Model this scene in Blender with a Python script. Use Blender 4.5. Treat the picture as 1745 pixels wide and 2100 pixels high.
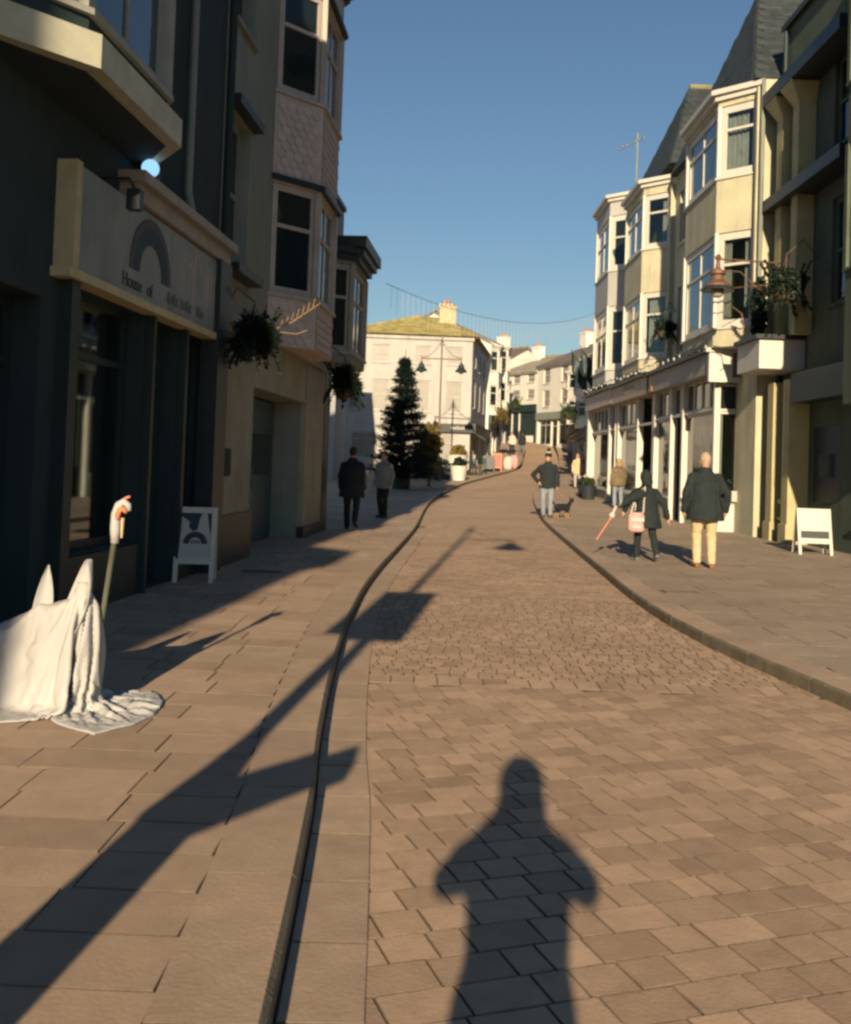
import bpy, bmesh, math, random
from mathutils import Vector, Matrix, noise
random.seed(11)
for o in list(bpy.data.objects): bpy.data.objects.remove(o, do_unlink=True)
SC = bpy.context.scene
COL = SC.collection
R = math.radians

# ------------------------------------------------------------------ camera
CAM_H = 1.5
PITCH, ROLL = math.atan(64 / 2047), R(2.0)
cd = bpy.data.cameras.new('camera'); cam = bpy.data.objects.new('camera', cd); COL.objects.link(cam)
cd.sensor_fit = 'HORIZONTAL'; cd.sensor_width = 36; cd.lens = 36 * 2047 / 1745
cd.shift_y = -(1050 - 886) / 1745; cd.clip_start = 0.05; cd.clip_end = 3000
_f = Vector((0, math.cos(PITCH), math.sin(PITCH))); _u = Vector((0, -math.sin(PITCH), math.cos(PITCH))); _r = Vector((1, 0, 0))
_R = _r * math.cos(ROLL) + _u * math.sin(ROLL); _U = -_r * math.sin(ROLL) + _u * math.cos(ROLL)
cam.matrix_world = Matrix(((_R.x, _U.x, -_f.x, 0), (_R.y, _U.y, -_f.y, 0), (_R.z, _U.z, -_f.z, CAM_H), (0, 0, 0, 1)))
cd.dof.use_dof = True; cd.dof.focus_distance = 11.0; cd.dof.aperture_fstop = 5.6
SC.camera = cam
# ------------------------------------------------------------------ sky, sun, exposure
SUN_AZ, SUN_EL = R(6.08), R(17.46)          # the light travels 6 degrees to the right of the view, low winter sun behind
w = bpy.data.worlds.new('World'); SC.world = w; w.use_nodes = True
wn = w.node_tree.nodes; wl = w.node_tree.links
sky = wn.new('ShaderNodeTexSky'); sky.sky_type = 'NISHITA'; sky.sun_disc = False
sky.sun_elevation = SUN_EL; sky.sun_rotation = R(180) + SUN_AZ
sky.air_density = 1.25; sky.dust_density = 0.2; sky.ozone_density = 3.8; sky.altitude = 60
bg = wn['Background']; bg.inputs['Strength'].default_value = 0.059
wl.new(sky.outputs['Color'], bg.inputs['Color'])
sl = bpy.data.lights.new('sun', 'SUN'); sl.energy = 5.0; sl.angle = R(0.6); sl.color = (1.0, 0.78, 0.52)
so = bpy.data.objects.new('sun', sl); COL.objects.link(so)
_d = Vector((math.sin(SUN_AZ) * math.cos(SUN_EL), math.cos(SUN_AZ) * math.cos(SUN_EL), -math.sin(SUN_EL)))
so.rotation_euler = _d.to_track_quat('-Z', 'Y').to_euler(); so.location = (-4, -40, 30)
SC.view_settings.view_transform = 'Standard'; SC.view_settings.look = 'None'
SC.view_settings.gamma = 1.0; SC.view_settings.use_curve_mapping = False
SC.view_settings.exposure = 0.5
SC.render.engine = 'CYCLES'
SC.cycles.diffuse_bounces = 1
SC.cycles.pixel_filter_type = 'BLACKMAN_HARRIS'; SC.cycles.filter_width = 2.7

# ------------------------------------------------------------------ materials
MATS = {}
def mat(name, col, rough=0.8, var=0.12, scale=3.0, bump=0.0, bscale=40.0, metal=0.0, piece=0.0, spec=0.3, stain=0.0, coat=0.0, ground=False, wave=0.0):
    if name in MATS: return MATS[name]
    m = bpy.data.materials.new(name); m.use_nodes = True; MATS[name] = m
    n, l = m.node_tree.nodes, m.node_tree.links
    b = n['Principled BSDF']; b.inputs['Roughness'].default_value = rough; b.inputs['Metallic'].default_value = metal
    b.inputs['Specular IOR Level'].default_value = spec; b.inputs['Coat Weight'].default_value = coat
    tc = n.new('ShaderNodeTexCoord')
    nz = n.new('ShaderNodeTexNoise'); nz.inputs['Scale'].default_value = scale; nz.inputs['Detail'].default_value = 6
    nz.inputs['Roughness'].default_value = 0.62
    gp = n.new('ShaderNodeNewGeometry').outputs['Position'] if ground else tc.outputs['Object']
    l.new(gp, nz.inputs['Vector'])
    mr = n.new('ShaderNodeMapRange'); mr.inputs[1].default_value = 0.28; mr.inputs[2].default_value = 0.72
    mr.inputs[3].default_value = 1 - var; mr.inputs[4].default_value = 1 + var
    l.new(nz.outputs['Fac'], mr.inputs[0])
    val = mr.outputs[0]
    if ground:                      # broad worn patches and old chewing gum, in world space so that no two stones match
        for sc_, lo, hi, a0, a1 in ((0.45, 0.35, 0.68, 0.86, 1.08), (1.7, 0.5, 0.78, 1.0, 0.84)):
            nq = n.new('ShaderNodeTexNoise'); nq.inputs['Scale'].default_value = sc_; nq.inputs['Detail'].default_value = 7; nq.inputs['Roughness'].default_value = 0.65; l.new(gp, nq.inputs['Vector'])
            mq = n.new('ShaderNodeMapRange'); mq.inputs[1].default_value = lo; mq.inputs[2].default_value = hi; mq.inputs[3].default_value = a0; mq.inputs[4].default_value = a1; l.new(nq.outputs['Fac'], mq.inputs[0])
            mu = n.new('ShaderNodeMath'); mu.operation = 'MULTIPLY'; l.new(val, mu.inputs[0]); l.new(mq.outputs[0], mu.inputs[1]); val = mu.outputs[0]
        vo = n.new('ShaderNodeTexVoronoi'); vo.inputs['Scale'].default_value = 2.1; l.new(gp, vo.inputs['Vector'])
        mq = n.new('ShaderNodeMapRange'); mq.inputs[1].default_value = 0.022; mq.inputs[2].default_value = 0.034; mq.inputs[3].default_value = 0.62; mq.inputs[4].default_value = 1.0; l.new(vo.outputs['Distance'], mq.inputs[0])
        mu = n.new('ShaderNodeMath'); mu.operation = 'MULTIPLY'; l.new(val, mu.inputs[0]); l.new(mq.outputs[0], mu.inputs[1]); val = mu.outputs[0]
    if piece:
        oi = n.new('ShaderNodeObjectInfo'); ge = n.new('ShaderNodeNewGeometry')
        ad = n.new('ShaderNodeMath'); ad.operation = 'ADD'; l.new(oi.outputs['Random'], ad.inputs[0]); l.new(ge.outputs['Random Per Island'], ad.inputs[1])
        fr = n.new('ShaderNodeMath'); fr.operation = 'FRACT'; l.new(ad.outputs[0], fr.inputs[0])
        m2 = n.new('ShaderNodeMapRange'); m2.inputs[3].default_value = 1 - piece; m2.inputs[4].default_value = 1 + piece
        l.new(fr.outputs[0], m2.inputs[0])
        mu = n.new('ShaderNodeMath'); mu.operation = 'MULTIPLY'; l.new(val, mu.inputs[0]); l.new(m2.outputs[0], mu.inputs[1]); val = mu.outputs[0]
    if stain:
        ns = n.new('ShaderNodeTexNoise'); ns.inputs['Scale'].default_value = 1.3; ns.inputs['Detail'].default_value = 8; ns.inputs['Roughness'].default_value = 0.7
        mp = n.new('ShaderNodeMapping'); mp.inputs['Scale'].default_value = (2.2, 2.2, 0.35); l.new(tc.outputs['Object'], mp.inputs[0]); l.new(mp.outputs[0], ns.inputs['Vector'])
        ms = n.new('ShaderNodeMapRange'); ms.inputs[1].default_value = 0.45; ms.inputs[2].default_value = 0.75; ms.inputs[3].default_value = 1; ms.inputs[4].default_value = 1 - stain
        l.new(ns.outputs['Fac'], ms.inputs[0])
        mu = n.new('ShaderNodeMath'); mu.operation = 'MULTIPLY'; l.new(val, mu.inputs[0]); l.new(ms.outputs[0], mu.inputs[1]); val = mu.outputs[0]
    vm = n.new('ShaderNodeVectorMath'); vm.operation = 'SCALE'; vm.inputs[0].default_value = col[:3]
    l.new(val, vm.inputs['Scale']); l.new(vm.outputs[0], b.inputs['Base Color'])
    if bump:
        nb = n.new('ShaderNodeTexNoise'); nb.inputs['Scale'].default_value = bscale; nb.inputs['Detail'].default_value = 4
        l.new(gp, nb.inputs['Vector'])
        bu = n.new('ShaderNodeBump'); bu.inputs['Strength'].default_value = bump; bu.inputs['Distance'].default_value = 0.02 if not wave else wave
        l.new(nb.outputs['Fac'], bu.inputs['Height']); l.new(bu.outputs[0], b.inputs['Normal'])
    return m
def glass_mat(name, tint=(0.82, 0.88, 0.87), refl=0.06):
    m = bpy.data.materials.new(name); m.use_nodes = True; MATS[name] = m
    n, l = m.node_tree.nodes, m.node_tree.links
    n.remove(n['Principled BSDF'])
    t = n.new('ShaderNodeBsdfTransparent'); t.inputs[0].default_value = (*tint, 1)
    g = n.new('ShaderNodeBsdfGlossy'); g.inputs['Roughness'].default_value = 0.03; g.inputs[0].default_value = (0.85, 0.9, 0.9, 1)
    fz = n.new('ShaderNodeLayerWeight'); fz.inputs['Blend'].default_value = 0.5
    pw = n.new('ShaderNodeMath'); pw.operation = 'POWER'; pw.inputs[1].default_value = 4.0; l.new(fz.outputs['Facing'], pw.inputs[0])
    ad = n.new('ShaderNodeMath'); ad.operation = 'ADD'; ad.inputs[1].default_value = refl; ad.use_clamp = True; l.new(pw.outputs[0], ad.inputs[0])
    mx = n.new('ShaderNodeMixShader'); l.new(ad.outputs[0], mx.inputs[0]); l.new(t.outputs[0], mx.inputs[1]); l.new(g.outputs[0], mx.inputs[2])
    l.new(mx.outputs[0], n['Material Output'].inputs[0]); return m
def leaf_mat(name, col, var=0.35, trans=0.25):
    m = mat(name, col, 0.55, var, 6.0, piece=0.45, spec=0.25)
    n, l = m.node_tree.nodes, m.node_tree.links
    b = n['Principled BSDF']; t = n.new('ShaderNodeBsdfTranslucent'); src = b.inputs['Base Color'].links[0].from_socket
    l.new(src, t.inputs[0]); mx = n.new('ShaderNodeMixShader'); mx.inputs[0].default_value = trans
    l.new(b.outputs[0], mx.inputs[1]); l.new(t.outputs[0], mx.inputs[2]); l.new(mx.outputs[0], n['Material Output'].inputs[0]); return m
def emit_mat(name, col, s):
    m = bpy.data.materials.new(name); m.use_nodes = True; MATS[name] = m
    n, l = m.node_tree.nodes, m.node_tree.links; n.remove(n['Principled BSDF'])
    e = n.new('ShaderNodeEmission'); e.inputs[0].default_value = (*col, 1); e.inputs[1].default_value = s
    l.new(e.outputs[0], n['Material Output'].inputs[0]); return m

SETT = mat('sett_stone', (0.50, 0.355, 0.245), 0.85, 0.12, 9, 0.12, 60, piece=0.18, ground=True)
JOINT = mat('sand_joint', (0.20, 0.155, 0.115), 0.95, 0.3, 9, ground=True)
SLAB = mat('paving_slab', (0.475, 0.35, 0.25), 0.85, 0.10, 7, 0.1, 70, piece=0.11, ground=True)
SLABR = mat('grey_slab', (0.40, 0.32, 0.24), 0.85, 0.10, 7, 0.1, 70, piece=0.11, ground=True)
KERB = mat('kerb_stone', (0.475, 0.355, 0.255), 0.8, 0.12, 6, 0.12, 60, piece=0.08, ground=True)
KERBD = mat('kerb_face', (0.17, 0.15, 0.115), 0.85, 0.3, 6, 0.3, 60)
ROADF = mat('far_paving', (0.50, 0.36, 0.245), 0.88, 0.14, 6, 0.3, 30, ground=True)
PAVEF = mat('far_slab', (0.44, 0.34, 0.245), 0.88, 0.14, 6, 0.3, 30, ground=True)
IRON = mat('cast_iron', (0.16, 0.13, 0.10), 0.6, 0.2, 8, 0.3, 50, metal=0.4)
CREAM = mat('cream_render', (0.55, 0.53, 0.37), 0.85, 0.10, 1.5, 0.2, 30, stain=0.32)
CREAMW = mat('white_render', (0.48, 0.48, 0.45), 0.85, 0.09, 1.2, 0.12, 30, stain=0.22)
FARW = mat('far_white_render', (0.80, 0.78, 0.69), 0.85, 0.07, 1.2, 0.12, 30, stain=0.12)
WHITE = mat('white_paint', (0.62, 0.61, 0.54), 0.55, 0.05, 5, spec=0.4, stain=0.10)
GREENW = mat('weathered_wall', (0.11, 0.14, 0.10), 0.9, 0.2, 1.4, 0.2, 25, stain=0.3)
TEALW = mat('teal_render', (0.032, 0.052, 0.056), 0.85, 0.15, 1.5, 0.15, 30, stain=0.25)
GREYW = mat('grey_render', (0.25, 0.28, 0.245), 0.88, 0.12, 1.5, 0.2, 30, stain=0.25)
BUFF = mat('buff_render', (0.56, 0.48, 0.43), 0.85, 0.1, 2.5, 0.3, 40, stain=0.15)
DARK = mat('dark_paint', (0.025, 0.035, 0.04), 0.45, 0.2, 3, spec=0.4)
NAVY = mat('navy_paint', (0.02, 0.035, 0.06), 0.45, 0.2, 3, spec=0.4)
DGREEN = mat('bottle_paint', (0.018, 0.036, 0.038), 0.5, 0.2, 3, spec=0.4)
DOORM = mat('door_paint', (0.05, 0.10, 0.115), 0.45, 0.15, 3, spec=0.4)
SLATE = mat('slate', (0.05, 0.062, 0.066), 0.7, 0.25, 4, 0.4, 20, piece=0.2)
LICHEN = mat('lichen_roof', (0.43, 0.37, 0.13), 0.9, 0.35, 2.2, 0.5, 14, stain=0.6)
PALER = mat('pale_roof', (0.36, 0.33, 0.25), 0.9, 0.3, 3, 0.4, 20, stain=0.3)
BROWNR = mat('brown_roof', (0.16, 0.14, 0.12), 0.85, 0.25, 4, 0.4, 20)
PANE = mat('dark_glass', (0.012, 0.02, 0.024), 0.05, 0.2, 1, 0.25, 1.6, spec=0.6, wave=0.02)
PANES = mat('sky_glass', (0.05, 0.075, 0.085), 0.05, 0.3, 1, 0.3, 1.4, spec=0.9, wave=0.02)
GLASS = glass_mat('clear_glass')
SHOPG = glass_mat('shop_glass', (0.45, 0.54, 0.54), 0.03)
CURT = mat('curtain_cloth', (0.36, 0.33, 0.30), 0.9, 0.2, 6)
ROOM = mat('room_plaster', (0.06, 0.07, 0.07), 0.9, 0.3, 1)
SIGNP = mat('sign_panel', (0.25, 0.29, 0.275), 0.5, 0.16, 2, stain=0.35)
WOOD = mat('wood', (0.20, 0.15, 0.09), 0.7, 0.3, 5, 0.2, 30)
COPPER = mat('copper', (0.20, 0.115, 0.075), 0.5, 0.3, 8, metal=0.3)
LEAFD = leaf_mat('dark_leaf', (0.022, 0.040, 0.026))
LEAFG = leaf_mat('green_leaf', (0.055, 0.085, 0.035))
LEAFO = leaf_mat('autumn_leaf', (0.20, 0.15, 0.045))
NEEDLE = leaf_mat('needle', (0.018, 0.034, 0.024))
BARK = mat('bark', (0.09, 0.07, 0.05), 0.9, 0.3, 8, 0.4, 30)
SKIN = mat('skin', (0.50, 0.30, 0.21), 0.6, 0.08, 6)
CLOTHW = mat('white_cloth', (0.46, 0.465, 0.46), 0.85, 0.12, 4, 0.2, 30)
FABK = mat('black_cloth', (0.018, 0.026, 0.028), 0.85, 0.25, 8, 0.2, 60)
FACREAM = mat('cream_cloth', (0.56, 0.45, 0.27), 0.9, 0.12, 8, 0.2, 60)
FADENIM = mat('denim', (0.24, 0.27, 0.31), 0.9, 0.15, 10, 0.2, 60)
FABROWN = mat('brown_cloth', (0.17, 0.13, 0.08), 0.9, 0.3, 10, 0.2, 60)
FARED = mat('red_cloth', (0.40, 0.07, 0.05), 0.9, 0.4, 12)
FAPINK = mat('pink_cloth', (0.55, 0.33, 0.33), 0.9, 0.35, 18)
FAGREY = mat('grey_cloth', (0.15, 0.165, 0.165), 0.9, 0.2, 8)
FAWHITE = mat('pale_cloth', (0.55, 0.50, 0.44), 0.9, 0.1, 8)
FABLUE = mat('blue_cloth', (0.06, 0.09, 0.20), 0.9, 0.2, 8)
HAIRB = mat('blond_hair', (0.42, 0.30, 0.14), 0.7, 0.3, 20)
HAIRG = mat('grey_hair', (0.42, 0.33, 0.25), 0.7, 0.2, 20)
HAIRD = mat('dark_hair', (0.03, 0.025, 0.02), 0.6, 0.3, 20)
SHOE = mat('shoe_leather', (0.05, 0.035, 0.03), 0.5, 0.2, 8)
SHOEB = mat('brown_leather', (0.20, 0.09, 0.05), 0.5, 0.2, 8)
ORANGE = mat('orange_paint', (0.72, 0.24, 0.11), 0.5, 0.1, 5)
REDP = mat('red_paint', (0.50, 0.11, 0.07), 0.5, 0.15, 5)
TAN = mat('tan_fur', (0.40, 0.22, 0.09), 0.9, 0.3, 15)
BLACKF = mat('black_fur', (0.015, 0.017, 0.02), 0.8, 0.3, 15)
GRASS = mat('dry_grass', (0.30, 0.25, 0.12), 0.95, 0.3, 0.1)

# ------------------------------------------------------------------ mesh helpers
def setp(o, label=None, cat=None, group=None, kind=None):
    if label: o['label'] = label
    if cat: o['category'] = cat
    if group: o['group'] = group
    if kind: o['kind'] = kind
    return o
GROUPS = {'hanging_basket': 'hanging baskets on the house fronts', 'sandwich_board': 'signs standing on the pavement', 'street_lamp': 'bell shaded street lamps', 'planter': 'planters in the street', 'terrace_house': 'houses up the hill', 'bay_house': 'bay fronted houses', 'icicle_lights': 'lights strung over the street', 'manhole_cover': 'iron covers in the pavement', 'kerb': 'kerbs of the street', 'person': 'people in the street', 'goods_sack': 'goods by the far shops', 'shop_house': 'shop houses'}
def thing(name, label, cat, loc=(0, 0, 0), rz=0.0, group=None):
    o = bpy.data.objects.new(name, None); COL.objects.link(o); o.location = loc; o.rotation_euler = (0, 0, rz)
    o.empty_display_size = 0.2; group = group or GROUPS.get(name)
    return setp(o, label, cat, group)
def link(name, me, parent=None):
    o = bpy.data.objects.new(name, me); COL.objects.link(o)
    if parent: o.parent = parent
    return o
SPLIT = {'pilaster', 'cornice', 'stall_riser', 'plinth', 'corner_post', 'gable', 'ledge', 'strip', 'door_panel', 'drip_moulding', 'sign_bracket', 'bay_roof', 'upper_pilaster'}
STUFF = {'trailing_stems', 'bulbs', 'strands', 'peeling_paint', 'worn_lettering', 'flowers', 'patch', 'small_print', 'dark_print'}
class MB:
    def __init__(s): s.v = []; s.f = []; s.g = []
    def add(s, vs, fs):
        s.g.append((len(s.v), len(vs), fs)); k = len(s.v); s.v += [tuple(p) for p in vs]; s.f += [tuple(i + k for i in f) for f in fs]; return s
    def hexa(s, p):                     # 8 points: bottom ring, top ring
        return s.add(p, [(3, 2, 1, 0), (4, 5, 6, 7), (0, 1, 5, 4), (1, 2, 6, 5), (2, 3, 7, 6), (3, 0, 4, 7)])
    def box(s, x0, x1, y0, y1, z0, z1):
        return s.hexa([(x0, y0, z0), (x1, y0, z0), (x1, y1, z0), (x0, y1, z0), (x0, y0, z1), (x1, y0, z1), (x1, y1, z1), (x0, y1, z1)])
    def prism(s, poly, z0, z1, top=None):
        n = len(poly); top = top or poly
        return s.add([(x, y, z0) for x, y in poly] + [(x, y, z1) for x, y in top],
                     [tuple(range(n))[::-1], tuple(range(n, 2 * n))] + [(i, (i + 1) % n, n + (i + 1) % n, n + i) for i in range(n)])
    def tube(s, pts, rad, n=8, close=True):
        pts = [Vector(p) for p in pts]; rad = rad if isinstance(rad, (list, tuple)) else [rad] * len(pts)
        vs = []; prev = None
        for i, p in enumerate(pts):
            d = (pts[min(i + 1, len(pts) - 1)] - pts[max(i - 1, 0)]).normalized()
            a = prev if prev is not None else (Vector((0, 0, 1)) if abs(d.z) < 0.9 else Vector((1, 0, 0)))
            x = (a - d * a.dot(d)); x = x.normalized() if x.length > 1e-6 else d.orthogonal().normalized()
            prev = x; y = d.cross(x)
            vs += [p + (x * math.cos(2 * math.pi * k / n) + y * math.sin(2 * math.pi * k / n)) * rad[i] for k in range(n)]
        fs = [(i * n + k, i * n + (k + 1) % n, (i + 1) * n + (k + 1) % n, (i + 1) * n + k) for i in range(len(pts) - 1) for k in range(n)]
        if close: fs += [tuple(range(n))[::-1], tuple(range((len(pts) - 1) * n, len(pts) * n))]
        return s.add(vs, fs)
    def lathe(s, prof, c=(0, 0, 0), n=16):
        vs = [(c[0] + r * math.cos(2 * math.pi * k / n), c[1] + r * math.sin(2 * math.pi * k / n), c[2] + z) for r, z in prof for k in range(n)]
        fs = [(i * n + k, i * n + (k + 1) % n, (i + 1) * n + (k + 1) % n, (i + 1) * n + k) for i in range(len(prof) - 1) for k in range(n)]
        fs += [tuple(range(n))[::-1], tuple(range((len(prof) - 1) * n, len(prof) * n))]
        return s.add(vs, fs)
    def ell(s, c, r, nu=12, nv=8):
        vs = []; fs = []
        for j in range(nv + 1):
            t = math.pi * (j + 0.02) / (nv + 0.04)
            for i in range(nu):
                a = 2 * math.pi * i / nu
                vs.append((c[0] + r[0] * math.sin(t) * math.cos(a), c[1] + r[1] * math.sin(t) * math.sin(a), c[2] - r[2] * math.cos(t)))
        for j in range(nv):
            for i in range(nu): fs.append((j * nu + i, j * nu + (i + 1) % nu, (j + 1) * nu + (i + 1) % nu, (j + 1) * nu + i))
        fs += [tuple(range(nu))[::-1], tuple(range(nv * nu, (nv + 1) * nu))]
        return s.add(vs, fs)
    def cap(s, a, b, ra, rb, n=10):     # tapered capsule
        a, b = Vector(a), Vector(b); d = (b - a); L = d.length or 1e-4; d = d / L
        pts = []; rad = []
        for k in range(4):
            t = -math.pi / 2 + (k + 0.15) * math.pi / 8; pts.append(a + d * ra * math.sin(t)); rad.append(ra * math.cos(t))
        pts.append(a); rad.append(ra); pts.append(b); rad.append(rb)
        for k in range(4):
            t = (k + 0.85) * math.pi / 8; pts.append(b + d * rb * math.sin(t)); rad.append(rb * math.cos(t))
        return s.tube(pts, rad, n)
    def rings(s, rs, n=16):             # rs: (cx,cy,z,rx,ry)
        vs = [(cx + rx * math.cos(2 * math.pi * k / n), cy + ry * math.sin(2 * math.pi * k / n), z) for cx, cy, z, rx, ry in rs for k in range(n)]
        fs = [(i * n + k, i * n + (k + 1) % n, (i + 1) * n + (k + 1) % n, (i + 1) * n + k) for i in range(len(rs) - 1) for k in range(n)]
        fs += [tuple(range(n))[::-1], tuple(range((len(rs) - 1) * n, len(rs) * n))]
        return s.add(vs, fs)
    def mesh(s, name, m, smooth=False, recalc=True):
        me = bpy.data.meshes.new(name); me.from_pydata(s.v, [], s.f)
        if recalc:
            bm = bmesh.new(); bm.from_mesh(me); bmesh.ops.recalc_face_normals(bm, faces=bm.faces); bm.to_mesh(me); bm.free()
        if smooth: me.shade_smooth()
        me.materials.append(m); return me
    def build(s, name, m, parent=None, smooth=False, recalc=True):
        if name in SPLIT and len(s.g) > 1:
            for a, n, fs in s.g: o = MB().add(s.v[a:a + n], fs).build(name, m, parent, smooth, recalc)
            return o
        if name in STUFF: return setp(link(name, s.mesh(name, m, smooth, recalc), parent), kind='stuff')
        return link(name, s.mesh(name, m, smooth, recalc), parent)
TMP = bpy.data.scenes.new('scratch')
TMPO = bpy.data.objects.new('scratch', bpy.data.meshes.new('scratch')); TMP.collection.objects.link(TMPO)
def remesh(mb, name, m, parent, vox=0.02, smooth=3, dec=1.0, disp=None):
    me = bpy.data.meshes.new('tmp'); me.from_pydata(mb.v, [], mb.f)
    bm = bmesh.new(); bm.from_mesh(me); bmesh.ops.recalc_face_normals(bm, faces=bm.faces); bm.to_mesh(me); bm.free()
    o = TMPO; o.data = me; o.modifiers.clear()                       # one scratch object is reused: removing objects is slow
    r = o.modifiers.new('r', 'REMESH'); r.mode = 'VOXEL'; r.voxel_size = vox
    if smooth: q = o.modifiers.new('s', 'SMOOTH'); q.iterations = smooth; q.factor = 0.5
    if dec < 1: d = o.modifiers.new('d', 'DECIMATE'); d.ratio = dec
    TMP.view_layers[0].update()
    me2 = bpy.data.meshes.new_from_object(o.evaluated_get(TMP.view_layers[0].depsgraph))
    if disp:
        nn_ = [(v.co.copy(), v.normal.copy()) for v in me2.vertices]; fl_ = []
        for c_, n_ in nn_: fl_ += list(c_ + n_ * disp(c_))
        me2.vertices.foreach_set('co', fl_); me2.update()
    me2.name = name; me2.shade_smooth(); me2.materials.clear(); me2.materials.append(m)
    return link(name, me2, parent)
def text_mesh(txt, size, name, m, parent, org, ax, az, depth=0.006, shear=0):
    c = bpy.data.curves.new('t', 'FONT'); c.body = txt; c.size = size; c.extrude = depth; c.shear = shear
    o = bpy.data.objects.new('t', c); TMP.collection.objects.link(o); TMP.view_layers[0].update()
    me = bpy.data.meshes.new_from_object(o.evaluated_get(TMP.view_layers[0].depsgraph))
    bpy.data.objects.remove(o, do_unlink=True)
    ax, az, org = Vector(ax), Vector(az), Vector(org); ay = ax.cross(az)
    for v in me.vertices: v.co = org + ax * v.co.x + az * v.co.y + ay * v.co.z
    me.materials.clear(); me.materials.append(m); me.name = name
    return link(name, me, parent)

# facade panels: origin P (x,y), direction t, outward o; coordinates a along t, b outward, z up
class Panel:
    def __init__(s, P, t, o):
        s.P = Vector((P[0], P[1], 0)); s.t = Vector((t[0], t[1], 0)).normalized(); s.o = Vector((o[0], o[1], 0)).normalized()
    def pt(s, a, b, z): return s.P + s.t * a + s.o * b + Vector((0, 0, z))
    def box(s, mb, a0, a1, b0, b1, z0, z1):
        return mb.hexa([s.pt(a0, b0, z0), s.pt(a1, b0, z0), s.pt(a1, b1, z0), s.pt(a0, b1, z0), s.pt(a0, b0, z1), s.pt(a1, b0, z1), s.pt(a1, b1, z1), s.pt(a0, b1, z1)])
def wall_front(mb, p, a0, a1, z0, z1, holes, rev=0.18):
    A = sorted({a0, a1, *[h[0] for h in holes], *[h[1] for h in holes]}); Z = sorted({z0, z1, *[h[2] for h in holes], *[h[3] for h in holes]})
    for i in range(len(A) - 1):
        for j in range(len(Z) - 1):
            am, zm = (A[i] + A[i + 1]) / 2, (Z[j] + Z[j + 1]) / 2
            if any(h[0] < am < h[1] and h[2] < zm < h[3] for h in holes): continue
            mb.add([p.pt(A[i], 0, Z[j]), p.pt(A[i + 1], 0, Z[j]), p.pt(A[i + 1], 0, Z[j + 1]), p.pt(A[i], 0, Z[j + 1])], [(0, 1, 2, 3)])
    for h in holes:
        a, b, c, d = h[:4]
        for q in ([(a, c), (a, d)], [(b, c), (b, d)], [(a, c), (b, c)], [(a, d), (b, d)]):
            mb.add([p.pt(q[0][0], 0, q[0][1]), p.pt(q[1][0], 0, q[1][1]), p.pt(q[1][0], -rev, q[1][1]), p.pt(q[0][0], -rev, q[0][1])], [(0, 1, 2, 3)])
def window(root, p, a0, a1, z0, z1, fm=None, gm=None, fw=0.08, mid=0.5, muls=(), inset=0.10, sill=True, curtain=None, label=None):
    """sash window: frame with a meeting rail and uprights, sub-parts pane, sill, curtain"""
    fm = fm or WHITE; gm = gm or PANE
    mb = MB(); b0, b1 = -inset - 0.04, -inset + 0.02
    p.box(mb, a0, a0 + fw, b0, b1, z0, z1); p.box(mb, a1 - fw, a1, b0, b1, z0, z1)
    p.box(mb, a0 + fw, a1 - fw, b0, b1, z0, z0 + fw); p.box(mb, a0 + fw, a1 - fw, b0, b1, z1 - fw, z1)
    if mid:
        zm = z0 + (z1 - z0) * mid; p.box(mb, a0 + fw, a1 - fw, b0 + 0.004, b1 + 0.004, zm - 0.03, zm + 0.03)
    for u in muls:
        am = a0 + (a1 - a0) * u; p.box(mb, am - 0.02, am + 0.02, b0 + 0.008, b1 - 0.008, z0 + fw, z1 - fw)
    f = mb.build('window', fm, root)
    p.box(g := MB(), a0 + fw * 0.6, a1 - fw * 0.6, b0 + 0.022, b0 + 0.03, z0 + fw * 0.6, z1 - fw * 0.6); g.build('pane', gm, f)
    if sill: p.box(q := MB(), a0 - 0.05, a1 + 0.05, -inset, 0.06, z0 - 0.07, z0 - 0.003); q.build('sill', fm, f)
    if curtain:
        for (u0, u1) in curtain:
            c = MB(); n = 14; vs = []
            for k in range(n + 1):
                a = a0 + (a1 - a0) * (u0 + (u1 - u0) * k / n); bb = b0 - 0.10 + 0.03 * math.sin(k * 2.3)
                vs += [p.pt(a, bb, z0 + fw), p.pt(a, bb, z1 - fw)]
            c.add(vs, [(2 * k, 2 * k + 2, 2 * k + 3, 2 * k + 1) for k in range(n)]); c.build('curtain', CURT, f, smooth=True, recalc=False)
    return f
def inset_poly(s0, s1, cant, off, sg, e=0.0, back=0.0):
    return [(-sg * back, s0 - e), (sg * (off + e), s0 + cant - e * 0.4), (sg * (off + e), s1 - cant + e * 0.4), (-sg * back, s1 + e)]
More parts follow.
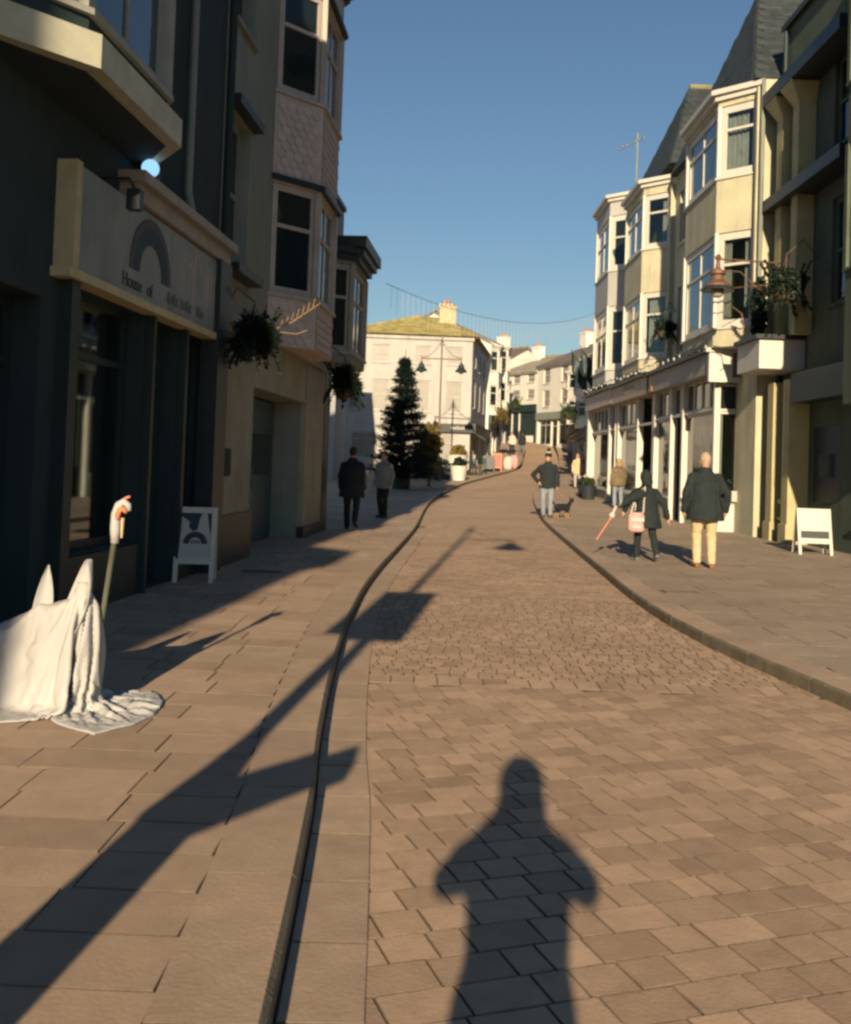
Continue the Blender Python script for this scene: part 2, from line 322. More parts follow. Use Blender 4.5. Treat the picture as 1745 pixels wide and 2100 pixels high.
def bay(root, sg, s0, s1, cant, off, zb, levels, ztop, wm, fm=None, gms=None, curt=None, corn=None, bands=True, mid=0.62, cantmid=None, fw=0.11):
    """canted bay: zb underside, levels [(window z0,z1)...], aprons between them"""
    pl = inset_poly(s0, s1, cant, off, sg)
    faces = [Panel(pl[i], (pl[i + 1][0] - pl[i][0], pl[i + 1][1] - pl[i][1]), (0, 0)) for i in range(3)]
    for i, f in enumerate(faces):
        f.o = Vector((sg * f.t.y, -sg * f.t.x, 0)); f.w = math.hypot(pl[i + 1][0] - pl[i][0], pl[i + 1][1] - pl[i][1])
    z = zb; aps = []
    for k, (w0, w1) in enumerate(levels):
        ap = MB().prism(pl, z, w0).build('apron', wm, root); aps.append((ap, z, w0, faces))
        if bands: MB().prism(inset_poly(s0, s1, cant, off, sg, 0.05), w0 + 0.001, w0 + 0.05).build('string_course', fm or WHITE, ap)
        core = MB()
        for i in (1, 2):                                    # corner posts
            c = Vector((pl[i][0], pl[i][1], 0)); core.prism([(c.x - 0.06, c.y - 0.06), (c.x + 0.02, c.y - 0.06), (c.x + 0.02, c.y + 0.06), (c.x - 0.06, c.y + 0.06)] if sg > 0 else [(c.x - 0.02, c.y - 0.06), (c.x + 0.06, c.y - 0.06), (c.x + 0.06, c.y + 0.06), (c.x - 0.02, c.y + 0.06)], w0 + 0.052, w1)
        core.build('corner_post', fm or WHITE, root)
        for i, f in enumerate(faces):
            g = (gms or (PANE, PANES, PANE))[i]
            window(root, f, 0.03, f.w - 0.03, w0 + 0.055, w1 - 0.002, fm, g, fw, (cantmid if (cantmid and i != 1) else mid), ((0.5,) if i == 1 else ()), 0.06, False, curt.get((k, i)) if curt else None)
        z = w1
    MB().prism(pl, z, ztop).build('apron', wm, root)
    c = corn or WHITE
    MB().prism(inset_poly(s0, s1, cant, off, sg, 0.10), ztop + 0.001, ztop + 0.12).prism(inset_poly(s0, s1, cant, off, sg, 0.2), ztop + 0.122, ztop + 0.24).build('cornice', c, root)
    return aps
def shell(root, sg, s0, s1, z0, z1, depth, wm, holes=(), rev=0.2, front=0.0):
    mb = MB(); p = Panel((sg * front, 0), (0, 1), (sg, 0)); wall_front(mb, p, s0, s1, z0, z1, list(holes), rev)
    x0, x1 = sg * front, -sg * depth
    mb.add([(x0, s0, z0), (x1, s0, z0), (x1, s0, z1), (x0, s0, z1)], [(0, 1, 2, 3)]); mb.add([(x0, s1, z0), (x1, s1, z0), (x1, s1, z1), (x0, s1, z1)], [(0, 1, 2, 3)])
    mb.add([(x1, s0, z0), (x1, s1, z0), (x1, s1, z1), (x1, s0, z1)], [(0, 1, 2, 3)]); mb.add([(x0, s0, z1), (x1, s0, z1), (x1, s1, z1), (x0, s1, z1)], [(0, 1, 2, 3)])
    mb.build('wall', wm, root, recalc=False); return p
def gable_roof(root, sg, s0, s1, z, rise, depth, m, over=0.12, chim=None, chm=None):
    xf, xb, xm = sg * over, -sg * (depth + over), -sg * depth / 2
    mb = MB(); t = 0.14
    sec = [(xf, z - 0.1), (xm, z + rise), (xb, z - 0.1), (xb, z - 0.1 - t), (xm, z + rise - t * 1.5), (xf, z - 0.1 - t)]
    n = 6; mb.add([(x, s0 - 0.05, zz) for x, zz in sec] + [(x, s1 + 0.05, zz) for x, zz in sec], [(0, 1, 4, 5), (1, 2, 3, 4), (6, 7, 10, 11), (7, 8, 9, 10)] + [(i, (i + 1) % n, n + (i + 1) % n, n + i) for i in range(n)])
    r = mb.build('roof', m, root)
    MB().tube([(xm, s0 - 0.06, z + rise + 0.02), (xm, s1 + 0.06, z + rise + 0.02)], 0.09, 8).build('ridge_tile', mat('ridge', (0.26, 0.24, 0.13), 0.9, 0.3, 3), r)
    g = MB()
    for s in (s0 + 0.02, s1 - 0.02): g.add([(sg * -0.01, s, z - 0.01), (xm, s, z + rise - t * 1.6), (-sg * depth, s, z - 0.01)], [(0, 1, 2)])
    g.build('gable', chm or GREYW, root, recalc=False)
    for cs in (chim or ()):
        c = MB().box(xm - 0.35, xm + 0.35, cs - 0.5, cs + 0.5, z + rise - 0.6, z + rise + 1.0); c.box(xm - 0.4, xm + 0.4, cs - 0.55, cs + 0.55, z + rise + 1.002, z + rise + 1.12)
        co = c.build('chimney', chm or BUFF, root)
        for k in (-0.3, 0, 0.3): MB().lathe([(0.11, 0), (0.09, 0.3), (0.11, 0.33)], (xm, cs + k, z + rise + 1.122), 10).build('chimney_pot', mat('pot_clay', (0.45, 0.26, 0.16), 0.85), co)
    return r

# ------------------------------------------------------------------ terrain
ZP = [(-60, 0), (20, 0), (27, 0.05), (33, 0.12), (42, 0.29), (50, 0.56), (58, 1.0), (66, 1.6), (70, 2.0), (74, 2.6), (80, 3.4), (90, 4.2), (110, 5.0), (130, 5.4), (150, 5.6), (400, 6.0)]
def interp(tab, y):
    if y <= tab[0][0]: return tab[0][1]
    for i in range(len(tab) - 1):
        if y <= tab[i + 1][0]:
            (a, u), (b, v) = tab[i], tab[i + 1]
            m0 = (v - tab[i - 1][1]) / (b - tab[i - 1][0]) if i else 0; m1 = (tab[i + 2][1] - u) / (tab[i + 2][0] - a) if i + 2 < len(tab) else 0
            h = b - a; t = (y - a) / h
            return (2*t**3 - 3*t*t + 1) * u + (t**3 - 2*t*t + t) * h * m0 + (-2*t**3 + 3*t*t) * v + (t**3 - t*t) * h * m1
    return tab[-1][1]
def zt(y): return 0.0 if y < 20 else interp(ZP, y)
KL = [(-8, -0.15), (2, -0.33), (4.27, -0.42), (5.2, -0.49), (6.8, -0.57), (9, -0.63), (12.2, -0.60), (18.2, -0.31), (22, -0.14), (33, 0.22), (41, 0.9), (49, 2.05), (56, 3.9), (63, 6.0), (74, 7.4), (100, 9.6), (135, 9.8)]
KR = [(-8, 5.4), (2, 3.75), (5, 3.05), (7.15, 2.71), (8.2, 2.55), (9.6, 2.44), (11.4, 2.44), (14.2, 2.57), (19.3, 2.82), (27.6, 3.27), (42, 4.6), (50, 5.9), (56, 7.0), (63, 8.3), (74, 9.7), (100, 11.2), (135, 11.4)]
kl = lambda y: interp(KL, y)
kr = lambda y: interp(KR, y)
lw = lambda y: -2.5 + (y - 14.5) * 0.0805            # left house line
PH = 0.10                                            # pavement height
def strip(name, fx0, fx1, ys, dz, m, nx=3, thick=0.0):
    mb = MB(); vs = []
    for y in ys:
        a, b = fx0(y), fx1(y); vs += [(a + (b - a) * k / nx, y, zt(y) + dz) for k in range(nx + 1)]
    mb.add(vs, [(j * (nx + 1) + i, j * (nx + 1) + i + 1, (j + 1) * (nx + 1) + i + 1, (j + 1) * (nx + 1) + i) for j in range(len(ys) - 1) for i in range(nx)])
    o = mb.build(name, m, recalc=False); o.data.shade_smooth(); return o
ysn = [i * 0.5 - 8 for i in range(0, 65)]; ysf = [23.6 + i for i in range(0, 112)]
# big ground sheet to the horizon
gx = [-400, -250, -120, -60, -30, -14, 0, 14, 30, 60, 120, 250, 400]; gy = [-120, -90, -60, -20, 0, 20] + list(range(24, 140, 4)) + [160, 200, 260, 360, 480]
mb = MB(); mb.add([(x, y, zt(y) - 0.25) for y in gy for x in gx], [(j * 13 + i, j * 13 + i + 1, (j + 1) * 13 + i + 1, (j + 1) * 13 + i) for j in range(len(gy) - 1) for i in range(12)])
setp(mb.build('ground', PAVEF, recalc=False), kind='structure')
road = setp(strip('road', kl, kr, ysn, -0.009, JOINT), kind='structure')
strip('far_road_surface', kl, kr, ysf, -0.004, ROADF).parent = road
pl_ = setp(strip('pavement', lambda y: -14.0, lambda y: kl(y) - 0.12, ysn, PH - 0.008, JOINT), kind='structure')
strip('far_pavement_surface', lambda y: -16.0, lambda y: kl(y) - 0.12, ysf, PH - 0.004, PAVEF, 6).parent = pl_
pr_ = setp(strip('pavement', lambda y: kr(y) + 0.12, lambda y: 14.0, ysn, PH - 0.008, JOINT), kind='structure')
strip('far_pavement_surface', lambda y: kr(y) + 0.12, lambda y: 24.0, ysf, PH - 0.004, PAVEF, 6).parent = pr_

def piece_verts(sx, sy, top, ch=0.002, dep=0.05):
    a, b = sx / 2, sy / 2
    return ([(-a, -b, -dep), (a, -b, -dep), (a, b, -dep), (-a, b, -dep), (-a, -b, top - ch), (a, -b, top - ch), (a, b, top - ch), (-a, b, top - ch),
             (-a + ch, -b + ch, top), (a - ch, -b + ch, top), (a - ch, b - ch, top), (-a + ch, b - ch, top)],
            [(0, 1, 5, 4), (1, 2, 6, 5), (2, 3, 7, 6), (3, 0, 4, 7), (4, 5, 9, 8), (5, 6, 10, 9), (6, 7, 11, 10), (7, 4, 8, 11), (8, 9, 10, 11)])
PMESH = {}
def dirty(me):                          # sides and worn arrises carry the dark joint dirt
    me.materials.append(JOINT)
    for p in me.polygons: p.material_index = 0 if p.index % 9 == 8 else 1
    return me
def pieces(items, name, m, parent, limit=300):
    """items: (x,y,z,rz,sx,sy); the nearest become parts, the rest one joined part"""
    items.sort(key=lambda q: q[1]); rest = MB()
    for i, (x, y, z, rz, sx, sy) in enumerate(items):
        z += zt(y) + random.uniform(-0.0012, 0.0012); tx, ty = random.gauss(0, 0.0035), random.gauss(0, 0.0035)
        if i < limit:
            k = (name, round(sx, 3), round(sy, 3), m.name)
            if k not in PMESH:
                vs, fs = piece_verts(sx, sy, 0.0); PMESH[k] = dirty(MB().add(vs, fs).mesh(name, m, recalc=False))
            o = link(name, PMESH[k], parent); o.location = (x, y, z); o.rotation_euler = (tx, ty, rz)
        else:
            vs, fs = piece_verts(sx, sy, 0.0); M = Matrix.Translation((x, y, z)) @ Matrix.Rotation(rz, 4, 'Z') @ Matrix.Rotation(tx, 4, 'X')
            rest.add([M @ Vector(v) for v in vs], fs)
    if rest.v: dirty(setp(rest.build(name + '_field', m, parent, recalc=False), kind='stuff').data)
# road setts: near field laid in courses turned about 19 degrees, a straight band, then small cubes and fine paving
its = []; ang = R(19); g = 0.006
ca, sa = math.cos(ang), math.sin(ang); row = 0.165
for j in range(-40, 60):
    a = -6 + random.uniform(0, 0.2)
    while a < 7:
        L = random.choice((0.12, 0.165, 0.165, 0.24)); ac = a + L / 2; bc = j * row; a += L
        x, y = ac * ca - bc * sa, ac * sa + bc * ca
        if 1.9 < y < 6.85 and kl(y) + 0.15 < x < min(kr(y) + 0.15, 0.46 * y + 0.9) and x > -0.46 * y - 0.3:
            its.append((x, y, 0, ang + random.gauss(0, 0.008), L - g, row - g))
x = -0.5
while x < 3.0:
    its.append((x + 0.08, 6.98, 0, 0, 0.16 - g, 0.24 - g)); x += 0.16
pieces(its, 'sett', SETT, road, 300)
its = []
y = 7.16
while y < 11.6:
    x = kl(y) + 0.1 + random.uniform(0, 0.1)
    while x < kr(y) + 0.1:
        L = random.choice((0.10, 0.11, 0.13)); its.append((x + L / 2, y + 0.004 * math.sin(x * 9), 0, random.gauss(0, 0.02), L - 0.007, 0.102)); x += L
    y += 0.108
y = 11.6
while y < 24:
    x = kl(y) + 0.1 + random.uniform(0, 0.2)
    while x < kr(y) + 0.1: its.append((x + 0.1, y, 0, random.gauss(0, 0.01), 0.196, 0.116)); x += 0.2
    y += 0.12
pieces(its, 'sett', SETT, road, 0)
# left pavement slabs, rows across the pavement
its = []; y = 1.6
while y < 24:
    x = kl(y) - 0.30; hd = R(-1.0)
    while x > lw(y) - 0.4:
        L = random.choice((0.40, 0.45, 0.6)); its.append((x - L / 2, y, PH, hd + random.gauss(0, 0.004), L - 0.005, 0.295)); x -= L
    y += 0.30
its = [q for q in its if abs(q[0]) < 0.47 * q[1] + 0.8]
pieces(its, 'paving_slab', SLAB, pl_, 300)
its = []; y = 4.5
while y < 24:
    x = kr(y) + 0.22 + random.uniform(0, 0.1)
    while x < 8.6:
        L = random.choice((0.45, 0.6, 0.75)); its.append((x + L / 2, y, PH, random.gauss(0, 0.004), L - 0.005, 0.445)); x += L
    y += 0.45
its = [q for q in its if q[0] < 0.47 * q[1] + 0.9]
pieces(its, 'paving_slab', SLABR, pr_, 300)
# kerbs
def kerb(fn, sg, label, y0, y1, skip=()):
    root = setp(thing('kerb', label, 'kerb'), label, 'kerb')
    y = y0
    while y < y1:
        L = 0.9 if y < 40 else 2.0; ye = min(y + L, y1)
        drop = any(a < (y + ye) / 2 < b for a, b in skip)
        if True:
            xa, xb = fn(y + 0.006), fn(ye - 0.006); d = Vector((xb - xa, ye - y, 0)).normalized(); n = Vector((d.y, -d.x, 0)) * sg
            wd = 0.30; top = (PH + 0.005) if not drop else 0.035; mb = MB(); ch = 0.018
            za, zb = zt(y), zt(ye); A = Vector((xa, y + 0.006, 0)); B = Vector((xb, ye - 0.006, 0))
            pts = []
            for P, zz in ((A, za), (B, zb)):
                pts += [P + Vector((0, 0, zz - 0.1)), P + Vector((0, 0, zz + top - ch)), P - n * ch + Vector((0, 0, zz + top)), P - n * wd + Vector((0, 0, zz + top)), P - n * wd + Vector((0, 0, zz - 0.1))]
            mb.add(pts, [(0, 1, 6, 5), (1, 2, 7, 6), (2, 3, 8, 7), (3, 4, 9, 8), (0, 1, 2, 3, 4), (5, 6, 7, 8, 9)])
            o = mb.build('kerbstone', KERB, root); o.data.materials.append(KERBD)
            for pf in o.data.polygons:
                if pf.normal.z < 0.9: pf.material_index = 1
        y = ye
    return root
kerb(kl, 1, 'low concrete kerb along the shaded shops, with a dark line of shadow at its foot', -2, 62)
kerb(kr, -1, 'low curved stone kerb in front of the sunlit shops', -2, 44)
# channel blocks along the left kerb
ch = setp(thing('drain_channel', 'pale strip of channel blocks at the foot of the shaded kerb', 'channel'), None)
y = 1.8
while y < 24:
    x = kl(y) + 0.13; o_ = MB(); vs, fs = piece_verts(0.236, 0.44, 0.006)
    d = math.atan2(kl(y + 0.4) - kl(y), 0.4)
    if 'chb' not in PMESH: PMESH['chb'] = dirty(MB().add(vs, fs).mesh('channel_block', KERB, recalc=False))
    o = link('channel_block', PMESH['chb'], ch); o.location = (kl(y + 0.22) + 0.125, y + 0.22, 0.0); o.rotation_euler = (0, 0, -d); y += 0.45
# small iron covers
def cover(label, x, y, sx, sy, z):
    t = thing('manhole_cover', label, 'manhole', (x, y, z))
    MB().box(-sx / 2, sx / 2, -sy / 2, sy / 2, -0.02, 0.003).build('frame', IRON, t)
    mb = MB()
    for k in range(6): mb.box(-sx / 2 + 0.03, sx / 2 - 0.03, -sy / 2 + 0.03 + k * (sy - 0.06) / 6, -sy / 2 + 0.015 + (k + 1) * (sy - 0.06) / 6, 0.0, 0.008)
    mb.build('lid', IRON, t)
cover('small iron drain cover flush in the sunlit pavement beyond the curved kerb', 3.03, 11.7, 0.42, 0.28, PH)
cover('rectangular iron cover at the edge of the building shadow on the pavement', -1.95, 12.3, 0.5, 0.32, PH)
# hillside behind the top of the street
mb = MB(); vs = []; nx, ny = 40, 16
for j in range(ny + 1):
    for i in range(nx + 1):
        x, y = -160 + 320 * i / nx, 165 + 200 * j / ny
        h = 5 + 20 * math.exp(-((y - 260) / 70) ** 2) * (0.6 + 0.4 * math.exp(-((x - 25) / 70) ** 2)) + 1.5 * noise.noise((x * 0.03, y * 0.03, 2))
        vs.append((x, y, h))
mb.add(vs, [(j * (nx + 1) + i, j * (nx + 1) + i + 1, (j + 1) * (nx + 1) + i + 1, (j + 1) * (nx + 1) + i) for j in range(ny) for i in range(nx)])
setp(mb.build('hillside', GRASS, smooth=True, recalc=False), kind='structure')

# ------------------------------------------------------------------ left row of houses, in shade
L0 = (-2.5, 14.5); LA = R(4.6)
def lroot(name, label): return thing(name, label, 'building', (L0[0], L0[1], 0), -LA)
lp = Panel((0, 0), (0, 1), (1, 0))
# house behind and beside the photographer
b0 = lroot('shop_house', 'dark terrace house at the left edge, before the shop with the arched sign')
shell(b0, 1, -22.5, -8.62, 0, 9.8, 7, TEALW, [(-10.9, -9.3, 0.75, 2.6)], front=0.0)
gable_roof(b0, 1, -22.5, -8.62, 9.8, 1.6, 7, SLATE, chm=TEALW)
bay(b0, 1, -22.2, -19.2, 0.6, 0.68, 2.8, [(3.6, 5.6)], 6.4, TEALW, GREYW)  # unseen low bay, shaped to cast the shadow edge on the left pavement
window(b0, lp, -10.9, -9.3, 0.75, 2.6, DGREEN, PANE, 0.07, 0.78, (0.33, 0.66), 0.1)
MB().box(-0.02, 0.13, -12, -8.75, 2.85, 3.5).build('fascia', DARK, b0)
MB().box(-0.02, 0.09, -12, -8.7, PH, 0.62).build('stall_riser', DGREEN, b0)
# shop with the arched sign
b1 = lroot('shop_house', 'shaded shop with a pale sign board carrying a dark arch, under a projecting bay')
hol = [(-6.2, -4.55, 0.62, 2.9), (-4.4, -3.5, 0.12, 2.9), (-3.35, -2.5, 0.62, 2.9), (-8.3, -6.75, 0.12, 2.7)]
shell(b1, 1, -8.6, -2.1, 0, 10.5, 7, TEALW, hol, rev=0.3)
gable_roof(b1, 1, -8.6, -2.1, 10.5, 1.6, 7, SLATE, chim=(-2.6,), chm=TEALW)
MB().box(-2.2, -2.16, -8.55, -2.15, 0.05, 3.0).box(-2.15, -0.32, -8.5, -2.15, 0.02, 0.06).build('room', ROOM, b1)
for a, b, c, d in hol[:3]:
    window(b1, lp, a, b, c, d, DGREEN, GLASS, 0.07, 0.76, (), 0.18, False)
window(b1, lp, -8.3, -6.75, 0.12, 2.7, DGREEN, PANE, 0.09, 0.8, (0.5,), 0.25, False)
MB().box(0.0, 0.05, -6.3, -4.5, PH, 0.6).box(0.0, 0.05, -3.4, -2.45, PH, 0.6).build('stall_riser', DGREEN, b1)
fa = MB().box(-0.02, 0.14, -6.47, -2.62, 2.97, 3.83).build('fascia', SIGNP, b1)
MB().box(-0.01, 0.17, -6.62, -2.6, 2.89, 2.968).box(-0.01, 0.17, -6.58, -6.475, 2.97, 3.84).build('sign_frame', mat('sign_frame_paint', (0.52, 0.45, 0.26), 0.6, 0.15, 5), fa)
MB().box(-0.01, 0.26, -5.35, -2.1, 4.02, 4.12).box(-0.01, 0.18, -5.3, -2.14, 3.86, 4.018).build('cornice', mat('cornice_stone', (0.36, 0.34, 0.30), 0.8, 0.2, 3), b1)
MB().box(-0.02, 0.2, -2.6, -2.13, PH, 3.86).build('pilaster', DARK, b1)
MB().box(-0.02, 0.10, -4.5, -4.42, PH, 2.89).box(-0.02, 0.10, -3.47, -3.38, PH, 2.89).box(-0.02, 0.12, -6.46, -6.3, PH, 2.89).build('pilaster', DGREEN, b1)
# the arch and lettering on the sign board
def arch(name, m, cs, z0, rx, rz, th, x, parent, y_=None):
    mb = MB(); n = 18; vs = []
    for k in range(n + 1):
        t = math.pi * k / n; c, s = math.cos(t), math.sin(t)
        vs += [(x, cs - rx * c, z0 + rz * s), (x, cs - (rx - th) * c, z0 + (rz - th) * s), (x + 0.008, cs - rx * c, z0 + rz * s), (x + 0.008, cs - (rx - th) * c, z0 + (rz - th) * s)]
    fs = []
    for k in range(n):
        a, b = 4 * k, 4 * k + 4; fs += [(a, a + 1, b + 1, b), (a + 2, b + 2, b + 3, a + 3), (a, b, b + 2, a + 2), (a + 1, a + 3, b + 3, b + 1)]
    return mb.add(vs, fs).build(name, m, parent)
arch('arch_emblem', mat('arch_purple', (0.09, 0.075, 0.085), 0.6, 0.2, 6), -4.78, 3.22, 0.56, 0.56, 0.08, 0.141, fa)
arch('arch_emblem', mat('arch_teal', (0.025, 0.055, 0.075), 0.6, 0.2, 6), -4.78, 3.22, 0.48, 0.48, 0.17, 0.141, fa)
LET = mat('lettering_paint', (0.05, 0.065, 0.07), 0.6, 0.2, 6)
text_mesh('House', 0.19, 'lettering', LET, fa, (0.142, -5.5, 3.03), (0, 1, 0), (0, 0, 1))
text_mesh('of', 0.19, 'lettering', LET, fa, (0.142, -4.87, 3.03), (0, 1, 0), (0, 0, 1))
mk = MB()
for (s, l) in ((-4.28, 0.12), (-4.12, 0.2), (-3.85, 0.1), (-3.7, 0.24), (-3.3, 0.3)):                     # worn letters too faded to read
    mk.box(0.1495, 0.153, s, s + l * 0.3, 3.06, 3.17).box(0.1495, 0.153, s + l * 0.45, s + l * 0.75, 3.055, 3.14)
mk.build('worn_lettering', mat('faded_paint', (0.15, 0.175, 0.17), 0.7, 0.3, 9), fa)
# bare weathered patch, streaked, at the far end of the board
mk = MB()
for k in range(26):
    s = -3.95 + random.random() * 1.5; z1 = 3.83 - random.random() * 0.25 - 0.02; z0 = z1 - random.uniform(0.12, 0.55)
    wdt = random.uniform(0.01, 0.045); mk.box(0.1402, 0.1408 + k * 0.00018, s, s + wdt, max(z0, 3.0), z1)
mk.build('peeling_paint', mat('peel', (0.46, 0.38, 0.34), 0.8, 0.25, 12), fa)
t = thing('spot_lamp', 'small black spotlight above the pale sign board', 'lamp', (-2.5, 14.5, 0), -LA)
MB().box(0.3, 0.42, -5.88, -5.78, 3.62, 3.80).build('lamp_head', DARK, t); MB().tube([(0.0, -5.83, 3.9), (0.3, -5.83, 3.9), (0.36, -5.83, 3.8)], 0.015).build('arm', DARK, t)
t = thing('glow_spot', 'round bluish glow added above the cornice of the shop sign', 'lamp', (-2.5, 14.5, 0), -LA)
MB().lathe([(0.10, 0), (0.11, 0.02), (0.11, 0.08), (0.05, 0.12)], (0.16, -5.0, 4.122)).build('glow_mount', DARK, t)
MB().ell((0.22, -5.12, 4.2), (0.085, 0.085, 0.085)).build('bulb', emit_mat('added_glow', (0.30, 0.58, 0.85), 0.95), t, smooth=True)  # glowing ball added for a bluish spot of light, no known lamp here
# oriel bay over the shop
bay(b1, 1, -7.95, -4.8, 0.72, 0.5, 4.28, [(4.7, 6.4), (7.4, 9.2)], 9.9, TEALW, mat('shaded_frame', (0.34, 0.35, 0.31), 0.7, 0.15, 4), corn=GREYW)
MB().prism(inset_poly(-7.95, -4.8, 0.72, 0.5, 1, 0.13), 4.29, 4.54).build('bay_moulding', mat('moulding_paint', (0.50, 0.50, 0.38), 0.6, 0.15, 4), b1)
MB().tube([(0.07, -3.55, 3.0), (0.07, -3.55, 4.0), (0.12, -3.55, 4.2), (0.07, -3.55, 4.4), (0.07, -3.55, 10.3)], 0.045).build('downpipe', GREYW, b1)
window(b1, lp, -3.9, -2.7, 7.2, 8.9, GREYW, PANE, 0.08, 0.5, (), -0.06)
# shop interior: dressed mannequin and posters
t = thing('mannequin', 'dark dressed mannequin standing behind the shop glass under the arched sign', 'mannequin', (-2.5, 14.5, 0.3), -LA)
mm = MB().rings([(-0.75, -3.0, 0.55, 0.15, 0.2), (-0.75, -3.0, 0.85, 0.13, 0.17), (-0.75, -3.0, 1.15, 0.15, 0.22), (-0.75, -3.0, 1.32, 0.07, 0.09), (-0.75, -3.0, 1.42, 0.05, 0.05)])
mm.ell((-0.75, -3.0, 1.52), (0.09, 0.08, 0.12)); mm.cap((-0.75, -3.22, 1.25), (-0.72, -3.28, 0.75), 0.06, 0.045); mm.cap((-0.75, -2.78, 1.25), (-0.72, -2.72, 0.75), 0.06, 0.045)
remesh(mm, 'torso', FABK, t, 0.025); MB().tube([(-0.75, -3.0, -0.25), (-0.75, -3.0, 0.6)], 0.02).lathe([(0.16, -0.24), (0.15, -0.22)], (-0.75, -3.0, 0)).build('stand', IRON, t)
t = thing('poster', 'pale poster hung low behind the glass of the shaded shop', 'poster', (-2.5, 14.5, 0), -LA)
MB().box(-0.34, -0.33, -4.2, -3.75, 0.95, 1.35).build('sheet', mat('poster_paper', (0.30, 0.36, 0.36), 0.8, 0.2, 3), t)
t = thing('display_card', 'thin upright pale card strip standing in the shaded shop window', 'display', (-2.5, 14.5, 0), -LA)
MB().box(-0.42, -0.41, -6.02, -5.98, 1.15, 1.95).box(-0.42, -0.41, -5.05, -5.01, 1.35, 2.05).build('strip', mat('strip_paint', (0.50, 0.46, 0.26), 0.7), t)
MB().ell((-0.42, -5.4, 1.3), (0.03, 0.03, 0.03)).build('ornament', mat('gold', (0.6, 0.5, 0.2), 0.3, metal=0.6), t)

# house with the canted bay
b2 = lroot('bay_house', 'grey rendered house with a tall canted bay above a recessed double door')
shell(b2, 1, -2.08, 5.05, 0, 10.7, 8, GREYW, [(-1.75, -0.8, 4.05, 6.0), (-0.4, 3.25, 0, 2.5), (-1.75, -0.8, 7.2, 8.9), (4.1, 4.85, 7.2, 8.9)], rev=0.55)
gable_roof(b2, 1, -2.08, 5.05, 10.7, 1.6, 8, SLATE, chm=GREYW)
pm = mat('pilaster_stone', (0.34, 0.335, 0.26), 0.8, 0.15, 2, 0.2, 30, stain=0.25)
MB().box(-0.02, 0.10, -2.03, -0.45, 0.75, 3.2).box(-0.02, 0.10, 3.3, 5.03, 0.3, 3.2).build('pilaster', pm, b2)
MB().box(-0.02, 0.13, -2.05, -0.43, PH - 0.05, 0.748).box(-0.02, 0.13, 3.28, 5.04, PH - 0.05, 0.298).build('plinth', DARK, b2)
MB().box(-0.01, 0.08, -0.44, 3.29, 2.5, 3.2).build('lintel_board', pm, b2)
MB().box(0.0, 0.17, -2.08, 5.05, 3.203, 3.32).build('string_course', pm, b2)
for (z0, z1) in ((4.05, 6.0), (7.2, 8.9)):
    window(b2, lp, -1.75, -0.8, z0, z1, GREYW, PANE, 0.08, 0.5, (), 0.16)
MB().box(0.0, 0.16, -1.9, -0.65, 6.02, 6.14).build('window_hood', DARK, b2); MB().box(0.0, 0.22, -1.88, -0.62, 3.86, 3.975).build('window_sill', DARK, b2)
window(b2, lp, 4.1, 4.85, 7.2, 8.9, GREYW, PANE, 0.08, 0.5, (), 0.16)
for k, (a, b) in enumerate(((-0.36, 1.42), (1.46, 3.21))):
    d = MB().box(-0.52, -0.46, a, b, PH, 2.46).build('door', DOORM, b2)
    MB().box(-0.458, -0.44, a + 0.15, b - 0.15, 0.35, 1.05).box(-0.458, -0.44, a + 0.15, b - 0.15, 2.0, 2.3).build('door_panel', DOORM, d)
    MB().box(-0.458, -0.45, a + 0.2, b - 0.2, 1.2, 1.9).build('pane', PANE, d)
    MB().tube([(-0.40, (b - 0.1) if k == 0 else (a + 0.1), 1.0), (-0.40, (b - 0.1) if k == 0 else (a + 0.1), 1.35)], 0.018).build('handle', IRON, d)
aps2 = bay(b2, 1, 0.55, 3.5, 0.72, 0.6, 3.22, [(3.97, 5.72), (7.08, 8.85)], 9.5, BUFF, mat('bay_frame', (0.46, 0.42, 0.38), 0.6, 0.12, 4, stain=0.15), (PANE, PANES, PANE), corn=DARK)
# hung tiles on the bay aprons, each a small diamond-cut tile
TILE = mat('hung_tile', (0.56, 0.48, 0.43), 0.85, 0.14, 6, 0.2, 50, piece=0.10)
tw_, te = 0.165, 0.125
tme = MB().add([(-tw_ / 2 + .003, 0.0, te * 1.25), (tw_ / 2 - .003, 0.0, te * 1.25), (tw_ / 2 - .003, 0.011, te * 0.35), (0, 0.0135, -0.01), (-tw_ / 2 + .003, 0.011, te * 0.35), (-tw_ / 2 + .003, -0.004, te * 1.25), (tw_ / 2 - .003, -0.004, te * 1.25), (tw_ / 2 - .003, 0.006, te * 0.35), (0, 0.009, -0.01), (-tw_ / 2 + .003, 0.006, te * 0.35)],
      [(0, 4, 3, 2, 1), (5, 6, 7, 8, 9), (0, 1, 6, 5), (1, 2, 7, 6), (2, 3, 8, 7), (3, 4, 9, 8), (4, 0, 5, 9)]).mesh('tile', TILE)
for ap, z0, z1, fcs in aps2:
    zlo = z0 + (0.12 if z0 > 4 else 0.02)
    for f in fcs:
        for j in range(int((z1 - zlo - 0.03) / te)):
            nn = int(f.w / tw_); x0 = (f.w - nn * tw_) / 2 + (tw_ / 2 if j % 2 else 0)
            for i in range(nn - (j % 2)):
                o = link('tile', tme, ap); p_ = f.pt(x0 + (i + 0.5) * tw_, 0.004, zlo + j * te); o.location = p_
                o.rotation_euler = (random.gauss(0, 0.01), 0, math.atan2(f.o.y, f.o.x) - math.pi / 2 + random.gauss(0, 0.006))
MB().prism(inset_poly(0.55, 3.5, 0.72, 0.6, 1, 0.09), 5.74, 5.82).prism(inset_poly(0.55, 3.5, 0.72, 0.6, 1, 0.09), 8.87, 8.93).build('drip_moulding', DARK, b2)
